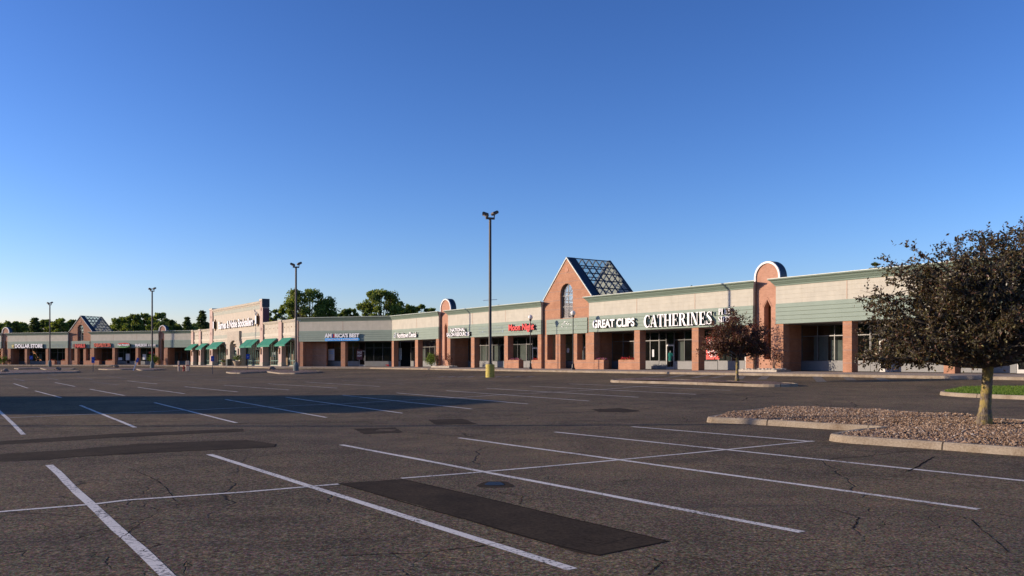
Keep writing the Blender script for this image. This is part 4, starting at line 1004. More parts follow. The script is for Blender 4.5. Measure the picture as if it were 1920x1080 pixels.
r = sign_root('L', 255, 3.86, 'white serif-style capital letters behind the far light pole, right of the oval sign')
on_root(r, shift(text_mb('MAILBOX', u('L', 277.5) - u('L', 255), .62, .14, bold=.04), 0, -.06, .03), 'white_l', 'black_l')
on_root(r, shift(text_mb('& EXPRESS', u('L', 293) - u('L', 279), .46, .12, bold=.03), u('L', 279) - u('L', 255), -.06, .06), 'white_l', 'black_l', 'small_letters')
tag(letters('B', 409.5, 474.7, 6.75, 8.15, 'Barnes & Noble Booksellers', 'white_l', name='shop_sign', v=-.35, bold=.03), 'long white mixed-case letter sign across the cream bookshop parapet', 'sign', G_)
for cx_, lb in ((404, 'left'), (484, 'right')):
    r = sign_root('B', cx_, 7.0, 'bronze diamond emblem with a white page, at the %s end of the bookshop lettering' % lb, 'wall_emblem', v=.0)
    MB().poly([(-.62, .55), (0, -.45), (.62, .55), (.62, .8), (0, 1.75), (-.62, .8)], -.12, .02).build('bronze_plate', M['bronze'], r)
    MB().box(-.36, .30, -.42, -.13, -.02, 1.35).build('white_panel', M['white_l'], r); MB().box(.30, .42, -.43, -.13, -.02, 1.35).build('black_edge', M['black_l'], r)
# marks left on the siding by old letters
def ghost(key, fr, x0, x1, z0, z1, n, sd, mat='ghost'):
    r = random.Random(sd); bb = BLOCKS[key]; mb = MB(); a, c = uat(fr, x0, -.06) - bb.u0, uat(fr, x1, -.06) - bb.u0
    for row in range(2 if n > 8 else 1):
        zz = z0 + (z1 - z0) * (row * .55); hh = (z1 - z0) * (.40 if n > 8 else 1)
        x = a
        while x < c - .2:
            w = r.uniform(.16, .34); mb.box(x, x + .05, -.056, -.0535, zz, zz + hh)
            if r.random() < .8: mb.box(x + .05, x + w, -.056, -.0535, zz + hh * r.choice([0, .45, .85]), zz + hh * r.choice([.15, .6, 1.0]) + .02 if False else zz + hh)if r.random() < .3 else mb.box(x + .05, x + w, -.056, -.0535, zz + hh * .42, zz + hh * .58)
            x += w + r.uniform(.08, .16)
    mb.build('letter_stain', M[mat], bb.e)
M['ghost'] = plain('faded_stain', (.24, .31, .33), .8)
ghost('N', 'R', 898, 944, 4.05, 4.85, 12, 1); ghost('L1', 'L', 95, 123, 3.95, 4.6, 12, 2)
bb = BLOCKS['G']; mb = MB(); rg = random.Random(8)
for i in range(16):
    x = uat('R', 1052 + 28 * rg.random(), .2) - bb.u0; z = 4.2 + .7 * rg.random(); mb.lathe([(.045, 0), (.045, .02)], (0, 0, 0), 8) if False else mb.box(x - .04, x + .04, .215, .225, z - .04, z + .04)
mb.build('filler_dots', M['white_l'], bb.e)

def blind(key, fr, x0, x1, z0, z1, c='blindg'):
    bb = BLOCKS[key]; a, q = uat(fr, x0, VS) - bb.u0, uat(fr, x1, VS) - bb.u0
    MB().box(a, q, VS + .13, VS + .15, z0, z1).build('window_blind', M[c], bb.e)
M['blindg'] = plain('window_paper', (.16, .165, .145), .8, 0, .2, 1.2); M['blindw'] = plain('pale_paper', (.30, .30, .27), .8, 0, .2, 1.2)
blind('N', 'R', 899, 914, .85, 2.7); blind('N', 'R', 915, 921, .85, 2.7, 'blindw'); blind('N', 'R', 923, 937, .85, 2.68); blind('N', 'R', 853, 866, .85, 2.7); blind('N', 'R', 974, 990, .85, 2.7)
blind('R', 'R', 1524, 1551, .85, 2.7); blind('R', 'R', 1556, 1579, .85, 2.4); blind('R', 'R', 1640, 1668, .85, 1.9); blind('R', 'R', 1702, 1735, .85, 2.0); blind('C', 'R', 1270, 1282, .85, 2.6); blind('C', 'R', 1124, 1134, .85, 1.7, 'blindw')
blind('D', 'R', 789, 797, .85, 2.5); blind('L1', 'L', 72, 78, .85, 2.4); blind('L3', 'L', 318, 332, .85, 2.6)
# posters, notices and goods in the windows (kept with what they hang on)
def poster(key, fr, x0, x1, z0, z1, mat, label, txt=None, tcol='white_l', v=VS - .07, group='posters in the shop windows'):
    d = FR[fr][1]; r = thing('poster', label, 'poster', wpos(fr, uat(fr, x0, v), v, z0), math.atan2(d.y, d.x), group); w = uat(fr, x1, v) - uat(fr, x0, v)
    MB().box(0, w, -.012, 0, 0, z1 - z0).build('sheet', M[mat], r)
    if txt:
        for t, a0, a1, b0, b1 in txt: on_root(r, shift(text_mb(t, w * (a1 - a0), (z1 - z0) * (b1 - b0), .004, bold=.03), w * a0, -.013, (z1 - z0) * b0), tcol)
    return r
poster('C', 'R', 1324, 1349, .95, 2.95, 'poster_red', 'red sale poster with big white numerals behind the island tree', [('50%', .08, .95, .28, .52), ('OFF', .25, .8, .10, .22), ('SALE', .12, .9, .70, .90)])
poster('A', 'A', 615.5, 627, .9, 2.6, 'paper', 'pale blue poster with a face, in the window beside the brick infill', [('CONTACTS', .1, .9, .75, .85), ('EYES', .2, .8, .58, .68)], 'blue_l')
poster('A', 'A', 669, 679.5, 1.0, 2.5, 'maroon', 'dark red sale notice in the eyewear shop window', [('SALE', .1, .9, .6, .85), ('NOW', .1, .9, .3, .5)])
poster('D', 'R', 748, 753, 1.0, 2.7, 'paper', 'narrow white banner with a blue disc in the corner shop window')
poster('L2', 'L', 236, 243, 1.0, 2.4, 'paper', 'tall pale poster in the window under the oval sign'); poster('L2', 'L', 222, 229, 1.0, 1.6, 'paper', 'wide low notice left of the tall pale poster, under the oval sign')
poster('L2', 'L', 267.5, 274, 1.1, 2.3, 'paper', 'pale poster in the window under the white letters, beside the far light pole')
poster('L2', 'L', 279, 284, 2.45, 2.8, 'red_l', 'small red window sign left of the far light pole'); poster('L2', 'L', 285.5, 288.5, 2.45, 2.8, 'red_l', 'small red window sign right of the far light pole')
poster('N', 'R', 858.5, 866.5, .9, 2.35, 'paper', 'white poster in the window of the two-line-sign shop')
poster('R', 'R', 1738, 1756, .85, 1.9, 'paper', 'white notice in the window behind the purple-leaved tree')
poster('G', 'R', 1063, 1067.5, 1.7, 2.2, 'paper', 'square notice on the gable tower door')
poster('C', 'R', 1223, 1226.5, 1.2, 1.9, 'paper', 'white notice on the door left of the teal mannequin')
def mannequin(x, fr, z, cloth, label, v=VS + .55):
    d = FR[fr][1]; t = thing('mannequin', label, 'mannequin', wpos(fr, uat(fr, x, v), v, z), math.atan2(d.y, d.x) + .2, 'mannequins in the shop windows')
    ov = lambda rx, ry, z: [(rx * math.cos(2 * math.pi * i / 14), ry * math.sin(2 * math.pi * i / 14), z) for i in range(14)]
    MB().ring([ov(.17, .12, .62), ov(.19, .13, .85), ov(.16, .11, 1.05), ov(.20, .13, 1.3), ov(.19, .11, 1.42), ov(.08, .07, 1.5), ov(.055, .055, 1.62), ov(.05, .05, 1.66)]).build('torso', M['skin'], t, True)
    s = MB().ring([ov(.22, .16, .72), ov(.205, .145, .9), ov(.18, .13, 1.06), ov(.225, .15, 1.28), ov(.20, .125, 1.43), ov(.11, .09, 1.49)], cap=False)
    for q in (-1, 1): s.tube([(q * .17, 0, 1.40), (q * .27, -.02, 1.28), (q * .30, -.03, 1.12)], [.075, .075, .085], 8)
    s.build('shirt', M[cloth], t, True)
    MB().lathe([(.2, 0), (.2, .02), (.03, .04), (.02, .62)], n=14).build('stand', M['alu_lt'], t, True)
mannequin(1257, 'R', .12, 'teal', 'shop mannequin in a teal shirt in the window under the large serif sign')
mannequin(1489, 'R', .0, 'grey_cloth', 'grey-clad mannequin, left one in the near vacant shop window')
mannequin(1501, 'R', .0, 'paper', 'pale-clad mannequin, right one in the near vacant shop window')
mannequin(1093, 'R', .3, 'paper', 'white-clad mannequin in the right window of the gable tower'); mannequin(1058, 'R', .0, 'red_cloth', 'red-clad mannequin in the doorway of the gable tower')
names = iter(['crimson flowers in the planter left of the red-lettered shop door', 'red flowers in the planter beside the right-hand globe lamp pair', 'x'])
for key, labs in (('N', ['red flowers in the wide brick planter under the red letter sign', 'red flowers in the short brick planter right behind the first globe lamp']),
                  ('C', ['red and pink flowers in the short brick planter at the gable tower side', 'red flowers in the wide brick planter left of the large serif sign']),
                  ('L2', ['tiny flowers in the far planter right of the small gable tower', 'tiny flowers in the far planter below the orange-red sign, nearer the oval sign']),
                  ('L1', ['tiny pink flowers in the far planter behind the leftmost light pole', 'tiny red flowers in the far planter left of the small gable tower'])):
    for o, l in zip(BLOCKS[key].pl, labs): o['label'] = l
MB().lathe([(.16, 0), (.02, .55)], n=10).build('cone', M['red_cloth']).matrix_basis = Matrix.Translation(wpos('A', uat('A', 729, 1.2), 1.2, .17)) @ Matrix.Rotation(R(-80), 4, 'Y')
o = bpy.data.objects['cone']; tag(o, 'small red cone lying at the foot of the corner pier', 'cone'); o.name = 'traffic_cone'

# ------------------------------------------------------------------ lamps, signs, bollards
def light_pole(x, Yd, label, base='basegrn', H=13.75, bar=(), bh=.85, ang=0.35, X=None):
    X = (x - CX) / F * Yd if X is None else X; z = g(X, Yd)
    if base == 'basegrn': z += .08
    t = thing('light_pole', label, 'light pole', (X, Yd, z), 0, 'tall parking lot light poles')
    if base == 'yellow': MB().lathe([(.37, -.1), (.37, 1.02), (.33, 1.08), (0.02, 1.08)], n=20).build('base', M['yellow'], t, False); b0 = 1.08
    else:
        MB().lathe([(.34, -.1), (.34, bh), (.30, bh + .04), (.16, bh + .42), (.02, bh + .42)], n=12).build('base', M['basegrn'], t); b0 = bh + .05
    top = H + EYE - 1.2 - z if False else H
    MB().lathe([(.22, b0 - .02), (.22, b0 + .06), (.15, b0 + .08), (.135, b0 + 1), (.115, top - .55), (.02, top - .55)], n=8, rot=.4).build('pole', M['polemetal'], t)
    c, s = math.cos(ang), math.sin(ang)
    MB().box(-.38, .38, -.08, .08, top - .66, top - .50).build('crossbar', M['polemetal'], t).rotation_euler = (0, 0, ang)
    for q in (-1, 1):
        h = MB().ring([[(-.24, -.19, -.13), (.24, -.19, -.13), (.24, .19, -.13), (-.24, .19, -.13)], [(-.28, -.22, .02), (.28, -.22, .02), (.28, .22, .02), (-.28, .22, .02)], [(-.22, -.16, .13), (.22, -.16, .13), (.22, .16, .13), (-.22, .16, .13)]])
        f = h.build('floodlight', M['polemetal'], t); f.location = (q * .40 * c - .0, q * .40 * s, top - .12 if q > 0 else top - .27); f.rotation_euler = (R(-8), R(-24 if q > 0 else 20), ang + (.3 if q > 0 else -.4))
        l = MB().box(-.19, .19, -.14, .14, -.145, -.131).build('lens', M['white'], f)
        MB().tube([(q * .34, 0, top - .52), (q * .40, 0, top - .2)], .05, 6).build('bracket', M['polemetal'], t).rotation_euler = (0, 0, ang)
    for z_ in bar: MB().tube([(-.58, 0, z_ - .03), (.58, 0, z_ + .05)], .022, 5).build('banner_arm', M['white'], t)
    return t
light_pole(919, 70.7, 'tall light pole on a chipped yellow concrete base, mid lot', 'yellow', bar=(6.4,))
light_pole(555, 104.3, 'tall light pole with twin floodlights on the gravel island before the bookshop end', H=13.35, bar=(6.2, 4.3), bh=.75)
light_pole(285.3, 143.7, 'thin light pole between the hydrant and the leaning sign', H=13.6, bh=.85, ang=1.0)
light_pole(93.5, 180, 'leftmost and most distant light pole, on the island near the boulders', H=13.55, bh=.9, ang=1.2)
light_pole(0, 22.9, 'light pole outside the left edge of the lot view', H=13.6, X=-24)
light_pole(0, 113, 'light pole far outside the left edge of the lot view', H=13.6, X=-80)
def globe_lamp(x, v, zc, label):
    uu = uat('R', x, -v); p = wpos('R', uu, -v, -.04)
    t = thing('globe_lamp', label, 'lamp post', p, 0, 'globe lamps on the pavement')
    MB().lathe([(.21, 0), (.21, .12), (.14, .2), (.11, .55), (.06, .62)], n=14).build('base', M['darkpole'], t, False)
    MB().lathe([(.055, .6), (.045, zc - .42), (.10, zc - .38), (.12, zc - .26), (.15, zc - .22), (.02, zc - .2)], n=10).build('pole', M['darkpole'], t)
    MB().blob((0, 0, zc), (.255, .255, .26), 20, 12).build('globe', M['globe'], t, True)
    MB().lathe([(.05, zc + .25), (.03, zc + .29), (.005, zc + .31)], n=8).build('finial', M['globe'], t)
globe_lamp(994.5, 2.0, 5.45, 'globe lamp post with a whiter globe, in front of the red letter sign')
globe_lamp(1074.6, 2.0, 5.55, 'globe lamp post with a yellowed globe, in front of the gable tower')
def hc_sign(x, yb, yt, w, hgt, label, lean=0, post='alu', dz=0.0, sq=.03):
    p = P(x, yb, dz); H = (yb - yt) / F * p.y
    t = thing('parking_sign', label, 'parking sign', p, .35, 'blue accessible parking signs'); t.rotation_euler = (0, lean, .15)
    MB().box(-sq, sq, -sq, sq, -.2, H - .05).build('post', M[post], t)
    MB().box(-w / 2, w / 2, -sq - .03, -sq - .005, H - hgt, H).build('panel', M['signblue'], t)
    s = MB(); z0 = H - hgt * .5; q = w * .16
    s.tube([(q * .2, -sq - .036, z0 + q * 1.5), (0, -sq - .036, z0), (q, -sq - .036, z0 - .02), (q * 1.6, -sq - .036, z0 - q * 1.3)], q * .16, 5)
    s.tube([(q * math.cos(a) - q * .2, -sq - .036, z0 - q * .6 + q * math.sin(a)) for a in [R(100 + 20 * i) for i in range(13)]], q * .14, 5)
    s.build('wheelchair_symbol', M['white_l'], t)
hc_sign(398.5, 701.3, 667.5, .36, .62, 'blue parking sign on a dark post standing free between the hydrant and the awnings')
hc_sign(464.7, 694, 664, .42, .62, 'blue parking sign on the gravel island in front of the bookshop', dz=.15)
hc_sign(58.5, 688.8, 667, .62, .75, 'leftmost blue parking sign, under the sign with the star')
hc_sign(174.7, 697, 669.3, .42, .85, 'blue parking sign on a thin post in front of the small gable tower')
hc_sign(249.8, 694.5, 669.5, .36, .65, 'leaning blue parking sign on a white post by the thin light pole', lean=R(22), post='white_l', sq=.06)
for x, yb, yt, l in ((335.3, 696, 676.5, 'cream bollard left of the red hydrant'), (350.3, 696, 676.3, 'cream bollard directly right of the hydrant'), (353.8, 695.4, 676.3, 'cream bollard farthest right of the hydrant')):
    p = P(x, yb); H = (yb - yt) / F * p.y
    t = thing('bollard', l, 'bollard', p, 0, 'bollards guarding the hydrant')
    MB().lathe([(.125, -.1), (.125, H - .08), (.10, H - .03), (.04, H)], n=14).build('post', M['bollard'], t, False)
    MB().lathe([(.13, H * .5), (.13, H * .5 + .12)], n=14).build('stripe', M['hydrant'], t)
p = P(344.5, 696); t = thing('fire_hydrant', 'red fire hydrant between the cream bollards', 'fire hydrant', p)
MB().lathe([(.17, -.05), (.17, .05), (.11, .07), (.11, .52), (.14, .54), (.14, .60), (.12, .68), (.06, .76), (.03, .84)], n=14).build('body', M['hydrant'], t)
for a, c in (((-.11, 0, .44), (-.22, 0, .44)), ((.11, 0, .44), (.22, 0, .44)), ((0, -.1, .40), (0, -.22, .40))): MB().tube([a, c], .065, 10).build('outlet_cap', M['hydrant'], t)
# bin and stone planters before the bookshop
p = wpos('B', uat('B', 429, -1.2), -1.2, -.03); t = thing('litter_bin', 'dark square litter bin between the two stone planters at the bookshop', 'bin', p, math.atan2(RD.y, RD.x))
MB().box(-.5, .5, -.4, .4, 0, 1.02).build('body', M['bin'], t); MB().box(-.54, .54, -.44, .44, 1.02, 1.12).box(-.3, .3, -.25, .25, 1.12, 1.2).build('lid', M['bin'], t)
def leaves_mb(pts, size, rnd_, flatten=1.0, aspect=.45, up=0.0):
    """many small folded leaves at the given points"""
    v = []; f = []
    for (p, d) in pts:
        s = size * rnd_.uniform(.6, 1.35)
        a = Vector((rnd_.gauss(0, 1), rnd_.gauss(0, 1), rnd_.gauss(0, 1) * flatten - up)).normalized()
        if d is not None: a = (a * .8 + d).normalized()
        b_ = a.cross(Vector((rnd_.gauss(0, 1), rnd_.gauss(0, 1), rnd_.gauss(0, 1)))).normalized(); n_ = a.cross(b_)
        n = len(v); m_ = p + a * s * .5
        v += [p, m_ + b_ * s * aspect + n_ * s * .12, p + a * s, m_ - b_ * s * aspect + n_ * s * .12]; f += [(n, n + 1, n + 2), (n, n + 2, n + 3)]
    return v, f
def shrub(x, fr, v, w, h, mat, label, n=900, stems=5, z=0.0, leaf=.10, pot=None, flow=None, seed=1, cat='shrub', loc=None, bottom=.25):
    rd = random.Random(seed); p = wpos(fr, uat(fr, x, v), v, z) if loc is None else loc
    t = thing('shrub', label, cat, p, 0, 'planted shrubs along the shop fronts')
    if pot: MB().lathe([(pot * .62, 0), (pot * .95, pot * .8), (pot * 1.05, pot * 1.0), (pot * 1.05, pot * 1.12), (pot * .8, pot * 1.1), (.02, pot * 1.05)], n=18).build('pot', M['planter'], t)
    z0 = pot or 0; st = MB(); tips = []
    for i in range(stems):
        a = 6.28 * i / stems + rd.uniform(-.4, .4); q = Vector((math.cos(a), math.sin(a), 0)) * w * .38 * rd.uniform(.5, 1)
        pts = [Vector((0, 0, z0)), Vector((0, 0, z0)) + q * .4 + Vector((0, 0, h * .4)), q + Vector((0, 0, z0 + h * rd.uniform(.65, .92)))]; st.tube(pts, [.03, .02, .008], 5); tips += pts[1:]
        for k in range(3):
            e = pts[1].lerp(pts[2], rd.random()) ; r2 = e + Vector((rd.uniform(-1, 1) * w * .25, rd.uniform(-1, 1) * w * .25, rd.uniform(.0, .2) * h)); st.tube([e, r2], [.012, .006], 4); tips.append(r2)
    st.build('stems', M['bark_dk'], t)
    pts = []
    for _ in range(n):
        c = rd.choice(tips); q = c + Vector((rd.gauss(0, 1) * w * .14, rd.gauss(0, 1) * w * .14, rd.gauss(0, 1) * h * .11))
        if q.z > z0 + h * bottom * .3: pts.append((q, None))
    raw('leaves', *leaves_mb(pts, leaf, rd), M[mat], t)
    if flow:
        pts = [(rd.choice(tips) + Vector((rd.gauss(0, 1) * w * .2, rd.gauss(0, 1) * w * .2, rd.gauss(0, 1) * h * .15 + .1)), None) for _ in range(n // 3)]
        raw('petals', *leaves_mb(pts, leaf * .8, rd), M[flow], t)
    return t
shrub(419.5, 'B', -1.2, .9, .55, 'leaf_lime', 'pink and lime flowers in the stone planter left of the bin', 500, pot=.5, flow='petal_pink', seed=2, leaf=.12, cat='planter')
shrub(445, 'B', -1.4, 1.3, 1.0, 'leaf_lime', 'tall lime plant with white flowers in the stone planter right of the bin', 700, pot=.72, flow='petal_white', seed=3, leaf=.13, cat='planter')
shrub(809, 'R', -.6, 1.7, 1.6, 'leaf_lime', 'round green potted shrub by the corner shop door', 900, seed=4, leaf=.13, z=0)
shrub(820, 'R', -.9, .8, 2.0, 'leaf_red', 'thin red-leaved maple left of the middle round tower', 160, seed=5, leaf=.13)
shrub(842, 'R', -.7, .9, 1.6, 'leaf_red', 'thin red-leaved maple right of the middle round tower', 170, seed=6, leaf=.13)
shrub(1416, 'R', -1.1, 1.7, 3.9, 'leaf_red', 'tall slender wine-red maple against the tallest round tower', 1000, stems=6, seed=7, leaf=.12)
shrub(1451, 'R', -.5, 1.2, 1.95, 'leaf_red', 'small sparse red maple at the right foot of the tallest round tower', 230, stems=5, seed=8, leaf=.11)
shrub(289, 'L', -1.2, 2.0, 1.9, 'leaf_lime', 'lime bush at the foot of the far round tower behind the light pole', 700, seed=9, leaf=.2)
shrub(3, 'L', -1.2, 2.2, 1.9, 'leaf_lime', 'lime bush at the left edge, by the leftmost round tower', 600, seed=10, leaf=.2)
shrub(17, 'L', -.9, 1.0, 1.4, 'leaf_red', 'small dark red shrub right of the leftmost round tower', 150, seed=11, leaf=.16)
def rockbed(fr, x0, x1, v0, v1, label, seed, n=130):
    rd = random.Random(seed); d = FR[fr][1]; t = thing('rock_bed', label, 'rock bed', wpos(fr, uat(fr, x0, v0), v0, 0), math.atan2(d.y, d.x), 'rock beds at the round towers'); w = uat(fr, x1, v0) - uat(fr, x0, v0)
    MB().box(0, w, v0 - v0, .14, -.1, .14).box(0, .14, .14, v1 - v0, -.1, .14).box(w - .14, w, .14, v1 - v0, -.1, .14).build('concrete_edge', M['concrete'], t)
    st = MB()
    for i in range(n):
        s = rd.uniform(.06, .14); q = (rd.uniform(.2, w - .2), rd.uniform(.2, v1 - v0 - .05), .06 + rd.uniform(0, .12)); st.blob(q, (s * rd.uniform(.8, 1.4), s, s * .7), 6, 4, .5, seed + i)
    tag(st.build('river_stones', M['rock_white'], t), kind='stuff')
rockbed('R', 1383, 1456, -1.7, .0, 'white river stones in a concrete-edged bed under the tallest round tower', 3, 170)
rockbed('R', 808, 842, -1.3, .0, 'white river stones in the bed at the middle round tower', 4, 110)
for x, yb, w, h, l, dz, sd in ((510, 693.5, 14, 7.5, 'flat brown boulder on the gravel island before the bookshop', .15, 1), (9, 697.8, 14, 6.8, 'grey boulder at the left edge of the lot', .1, 2), (108, 694.9, 12.5, 6.2, 'dark boulder on the long island right of the leftmost pole', .1, 3), (217.6, 689, 9.5, 5, 'small tan boulder on the far island below the oval sign', .1, 4)):
    p = P(x, yb, dz); sc = p.y / F
    o = MB().blob((0, 0, h * sc * .38), (w * sc / 2, w * sc * .38, h * sc * .62), 14, 9, .55, sd * 3.3, flat=-.1).build('boulder', M['stone'], None); o.location = p
    tag(o, l, 'boulder', 'boulders on the islands')

# ------------------------------------------------------------------ trees
def grow(rd, trunk_top, aims, r0, levels=3, spread=.45, kids=(4, 4, 3), sag=0.0, floor=-9):
    """limbs from the trunk top toward the aim points, forking on the way; returns mesh and twig points with direction"""
    mb = MB(); tips = []
    def limb(p, q, r, lev):
        if q.z < floor: q = Vector((q.x, q.y, floor + .1 * rd.random()))
        L = (q - p).length; n = 4; pts = [p]; 
        bend = Vector((rd.gauss(0, 1), rd.gauss(0, 1), rd.gauss(0, .6))) * L * .08
        for i in range(1, n + 1):
            t = i / n; pts.append(p.lerp(q, t) + bend * math.sin(math.pi * t) + Vector((0, 0, -sag * L * t * t)))
        mb.tube(pts, [r * (1 - .72 * i / n) for i in range(n + 1)], 7 if lev == 0 else 5 if lev == 1 else 4)
        if lev >= levels - 1:
            for i in range(1, n + 1): tips.append((pts[i], (pts[i] - pts[i - 1]).normalized()))
            return
        for k in range(kids[lev]):
            t = rd.uniform(.3, 1.0); i = min(int(t * n), n - 1); s = pts[i].lerp(pts[i + 1], t * n - i)
            d = (q - p).normalized(); e = Vector((rd.gauss(0, 1), rd.gauss(0, 1), rd.gauss(.15, .6))).normalized()
            limb(s, s + (d * .7 + e * .8).normalized() * L * rd.uniform(.38, .62), r * (1 - .7 * t) * .7, lev + 1)
        limb(pts[-2], pts[-2] + (q - pts[-2]).normalized() * L * .4, r * .35, lev + 1)
    for a in aims: limb(trunk_top, a, r0 * rd.uniform(.75, 1), 0)
    return mb, tips
def small_tree(x, yb, dz, label, th, tr, aims, leafmat, nleaf, size, seed, twig=.22, kids=(5, 4, 3), lean=(0, 0), barkmat='bark', group=None, zmin=1.3, sc=1.0):
    rd = random.Random(seed); p = P(x, yb, dz); t = thing('tree', label, 'tree', p, 0, group)
    top = Vector((lean[0], lean[1], th))
    mb, tips = grow(rd, top - Vector((0, 0, .12)), [top + Vector(a) * sc for a in aims], tr * .62, kids=kids, floor=zmin + .18)
    rings = []
    for i in range(9):
        s = i / 8; r = tr * (1.35 - .45 * min(1, s * 4) if s < .25 else .9 - .12 * s + (.35 * max(0, s - .8))); c = top * s
        rings.append([(c.x + r * (1 + .10 * noise.noise(Vector((math.cos(a) * 2, math.sin(a) * 2, i * .8 + seed)))) * math.cos(a), c.y + r * (1 + .1 * noise.noise(Vector((a, i * .5, seed)))) * math.sin(a), c.z - (.1 if i == 0 else 0)) for a in [2 * math.pi * k / 14 for k in range(14)]])
    MB().ring(rings).build('trunk', M[barkmat], t, True)
    mb.build('branches', M['bark_dk'], t, True)
    v = []; f = []; tw = MB()
    for _ in range(nleaf // 8):                           # short leafy shoots on every twig
        c, d = rd.choice(tips); e = (d * .9 + Vector((rd.gauss(0, 1), rd.gauss(0, 1), rd.gauss(0, .8) - .05)) * .75).normalized(); L = twig * rd.uniform(.5, 1.5)
        if c.z + e.z * L < zmin: continue
        c = c - d * rd.uniform(0, .12); q = c + e * L + Vector((0, 0, -.15 * L))
        if rd.random() < .3: tw.tube([c, q], [.004, .002], 3)
        for k in range(8):
            p_ = c.lerp(q, (k + rd.random()) / 8); a = (e * .55 + Vector((rd.gauss(0, 1), rd.gauss(0, 1), rd.gauss(0, 1) - .35)).normalized()).normalized()
            sz = size * rd.uniform(.6, 1.25); b_ = a.cross(Vector((rd.gauss(0, 1), rd.gauss(0, 1), rd.gauss(0, 1)))).normalized(); n_ = a.cross(b_); n = len(v); m_ = p_ + a * sz * .5
            v += [p_, m_ + b_ * sz * .27 + n_ * sz * .1, p_ + a * sz, m_ - b_ * sz * .27 + n_ * sz * .1]; f += [(n, n + 1, n + 2), (n, n + 2, n + 3)]
    raw('crown', v, f, M[leafmat], t); tw.build('twigs', M['bark_dk'], t)
    return t
# aims: (right, away, up) from the fork of the trunk
small_tree(1845, 795.5, .18, 'large dark purple-leaved crab apple leaning over the gravel island at right', 1.45, .140,
  [(-2.5,-.2,.35), (-2.0,.9,.15), (-2.1,-.7,1.2), (-1.6,.3,1.9), (-1.0,-.9,.7), (-.7,1.2,1.6), (-.3,-.2,2.5), (.3,.8,2.9), (.6,-1.1,1.6), (1.3,.4,2.3), (1.8,-.6,1.3), (2.2,.8,.8), (.9,1.7,.9), (-.6,-1.7,.9), (.4,-1.9,.5), (1.9,-1.2,.4), (-1.2,1.7,.7), (.9,.1,3.0), (-1.5,.3,2.5), (-.5,.6,3.1), (-2.3,.3,1.3), (-.9,-.6,2.2), (1.4,-.3,2.7)],
  'leaf_purple', 52000, .083, 11, twig=.28, kids=(7, 5, 3), sc=.77, zmin=1.25, lean=(.10, 0))
small_tree(1382, 713.2, .18, 'wine-red crab apple on the long gravel island before the large serif sign', 1.45, .10,
  [(-2.0,0,.5), (-1.8,.8,1.2), (-1.2,-.8,1.9), (-.5,.2,2.6), (.4,.6,2.7), (1.2,-.5,1.9), (1.7,.5,1.1), (1.9,-.3,.4), (.2,-1.5,1.2), (-.3,1.5,1.0), (-1.3,-1.1,.6), (1.2,1.1,.7)],
  'leaf_wine', 13500, .13, 12, twig=.40, kids=(5, 4, 3), sc=.68, zmin=1.35)
def big_tree(x, Yd, top, w, kind, label, seed, base=None, n=3600, name='tree', group='trees behind the mall'):
    """a broad tree behind the shops: trunk, limbs and a crown of leaf clumps"""
    rd = random.Random(seed); X = (x - CX) / F * Yd; zt = EYE + (HY - top) / F * Yd; wd = w / F * Yd
    t = thing(name, label, 'tree', (X, Yd, 0), 0, group); H = zt
    mat = {'leafy': 'leaf_green', 'dark': 'leaf_mid', 'pine': 'needle'}[kind]
    if kind != 'pine':
        f = H * .32; cl = []; aims = []
        nb = 58 if w > 80 else 34
        for i in range(nb):
            a = rd.uniform(0, 6.28); h = rd.uniform(.42, .95); rad = wd * .5 * math.sqrt(max(0.05, 1 - ((h - .62) / .42) ** 2)) * rd.uniform(.45, .92)
            c = Vector((rad * math.cos(a), rad * math.sin(a) * .8, H * h)); cl.append((c, wd * rd.uniform(.055, .125)))
        cl.append((Vector((0, 0, H * .94)), wd * .08)); tr = MB(); tr.tube([(0, 0, -.5), (0, 0, f * .6), (wd * .02, 0, f)], [wd * .035 + .1, wd * .028 + .08, wd * .024 + .06], 8)
        tr.build('trunk', M['bark_dk'], t)
        lm = MB()
        for c, r_ in cl: lm.tube([(wd * .02, 0, f * rd.uniform(.8, 1)), Vector((0, 0, f)).lerp(c, .5) + Vector((0, 0, H * .04)), c], [wd * .014 + .03, wd * .009 + .02, .03], 5)
        lm.build('limbs', M['bark_dk'], t)
        pts = []
        for _ in range(n):
            c, r_ = rd.choice(cl); a = Vector((rd.gauss(0, 1), rd.gauss(0, 1), rd.gauss(0, 1))).normalized() * r_ * rd.uniform(.3, 1.25); a.z *= .72
            q = c + a; q.z = min(q.z, H + rd.uniform(-.3, .15)); pts.append((q, None))
        raw('crown', *leaves_mb(pts, .40 * Yd / 190, rd, aspect=.42), M[mat], t)
    else:
        MB().tube([(0, 0, -.5), (0, 0, H * .5), (0, 0, H * .93)], [wd * .05 + .1, wd * .03 + .06, .04], 7).build('trunk', M['bark_dk'], t)
        pts = []; lm = MB(); nl = 17
        for i in range(nl):
            h = H * (.22 + .76 * i / nl); rr = (wd * .5 * (1.02 - (i / nl) ** 1.7) + .2) * rd.uniform(.72, 1.12)
            for k in range(6):
                a = rd.uniform(0, 6.28); L = rr * rd.uniform(.55, 1.1); e = Vector((L * math.cos(a), L * math.sin(a), h + L * rd.uniform(-.05, .22))); lm.tube([(0, 0, h), e], [.06, .02], 4)
                for _ in range(n // (nl * 6)):
                    s = rd.uniform(.35, 1.05); q = Vector((0, 0, h)).lerp(e, s) + Vector((rd.gauss(0, .16), rd.gauss(0, .16), rd.gauss(0, .085))) * L * .8; pts.append((q, None))
        lm.build('limbs', M['bark_dk'], t)
        raw('crown', *leaves_mb(pts, .5 * Yd / 190, rd, flatten=.35, aspect=.25), M[mat], t)
    return t
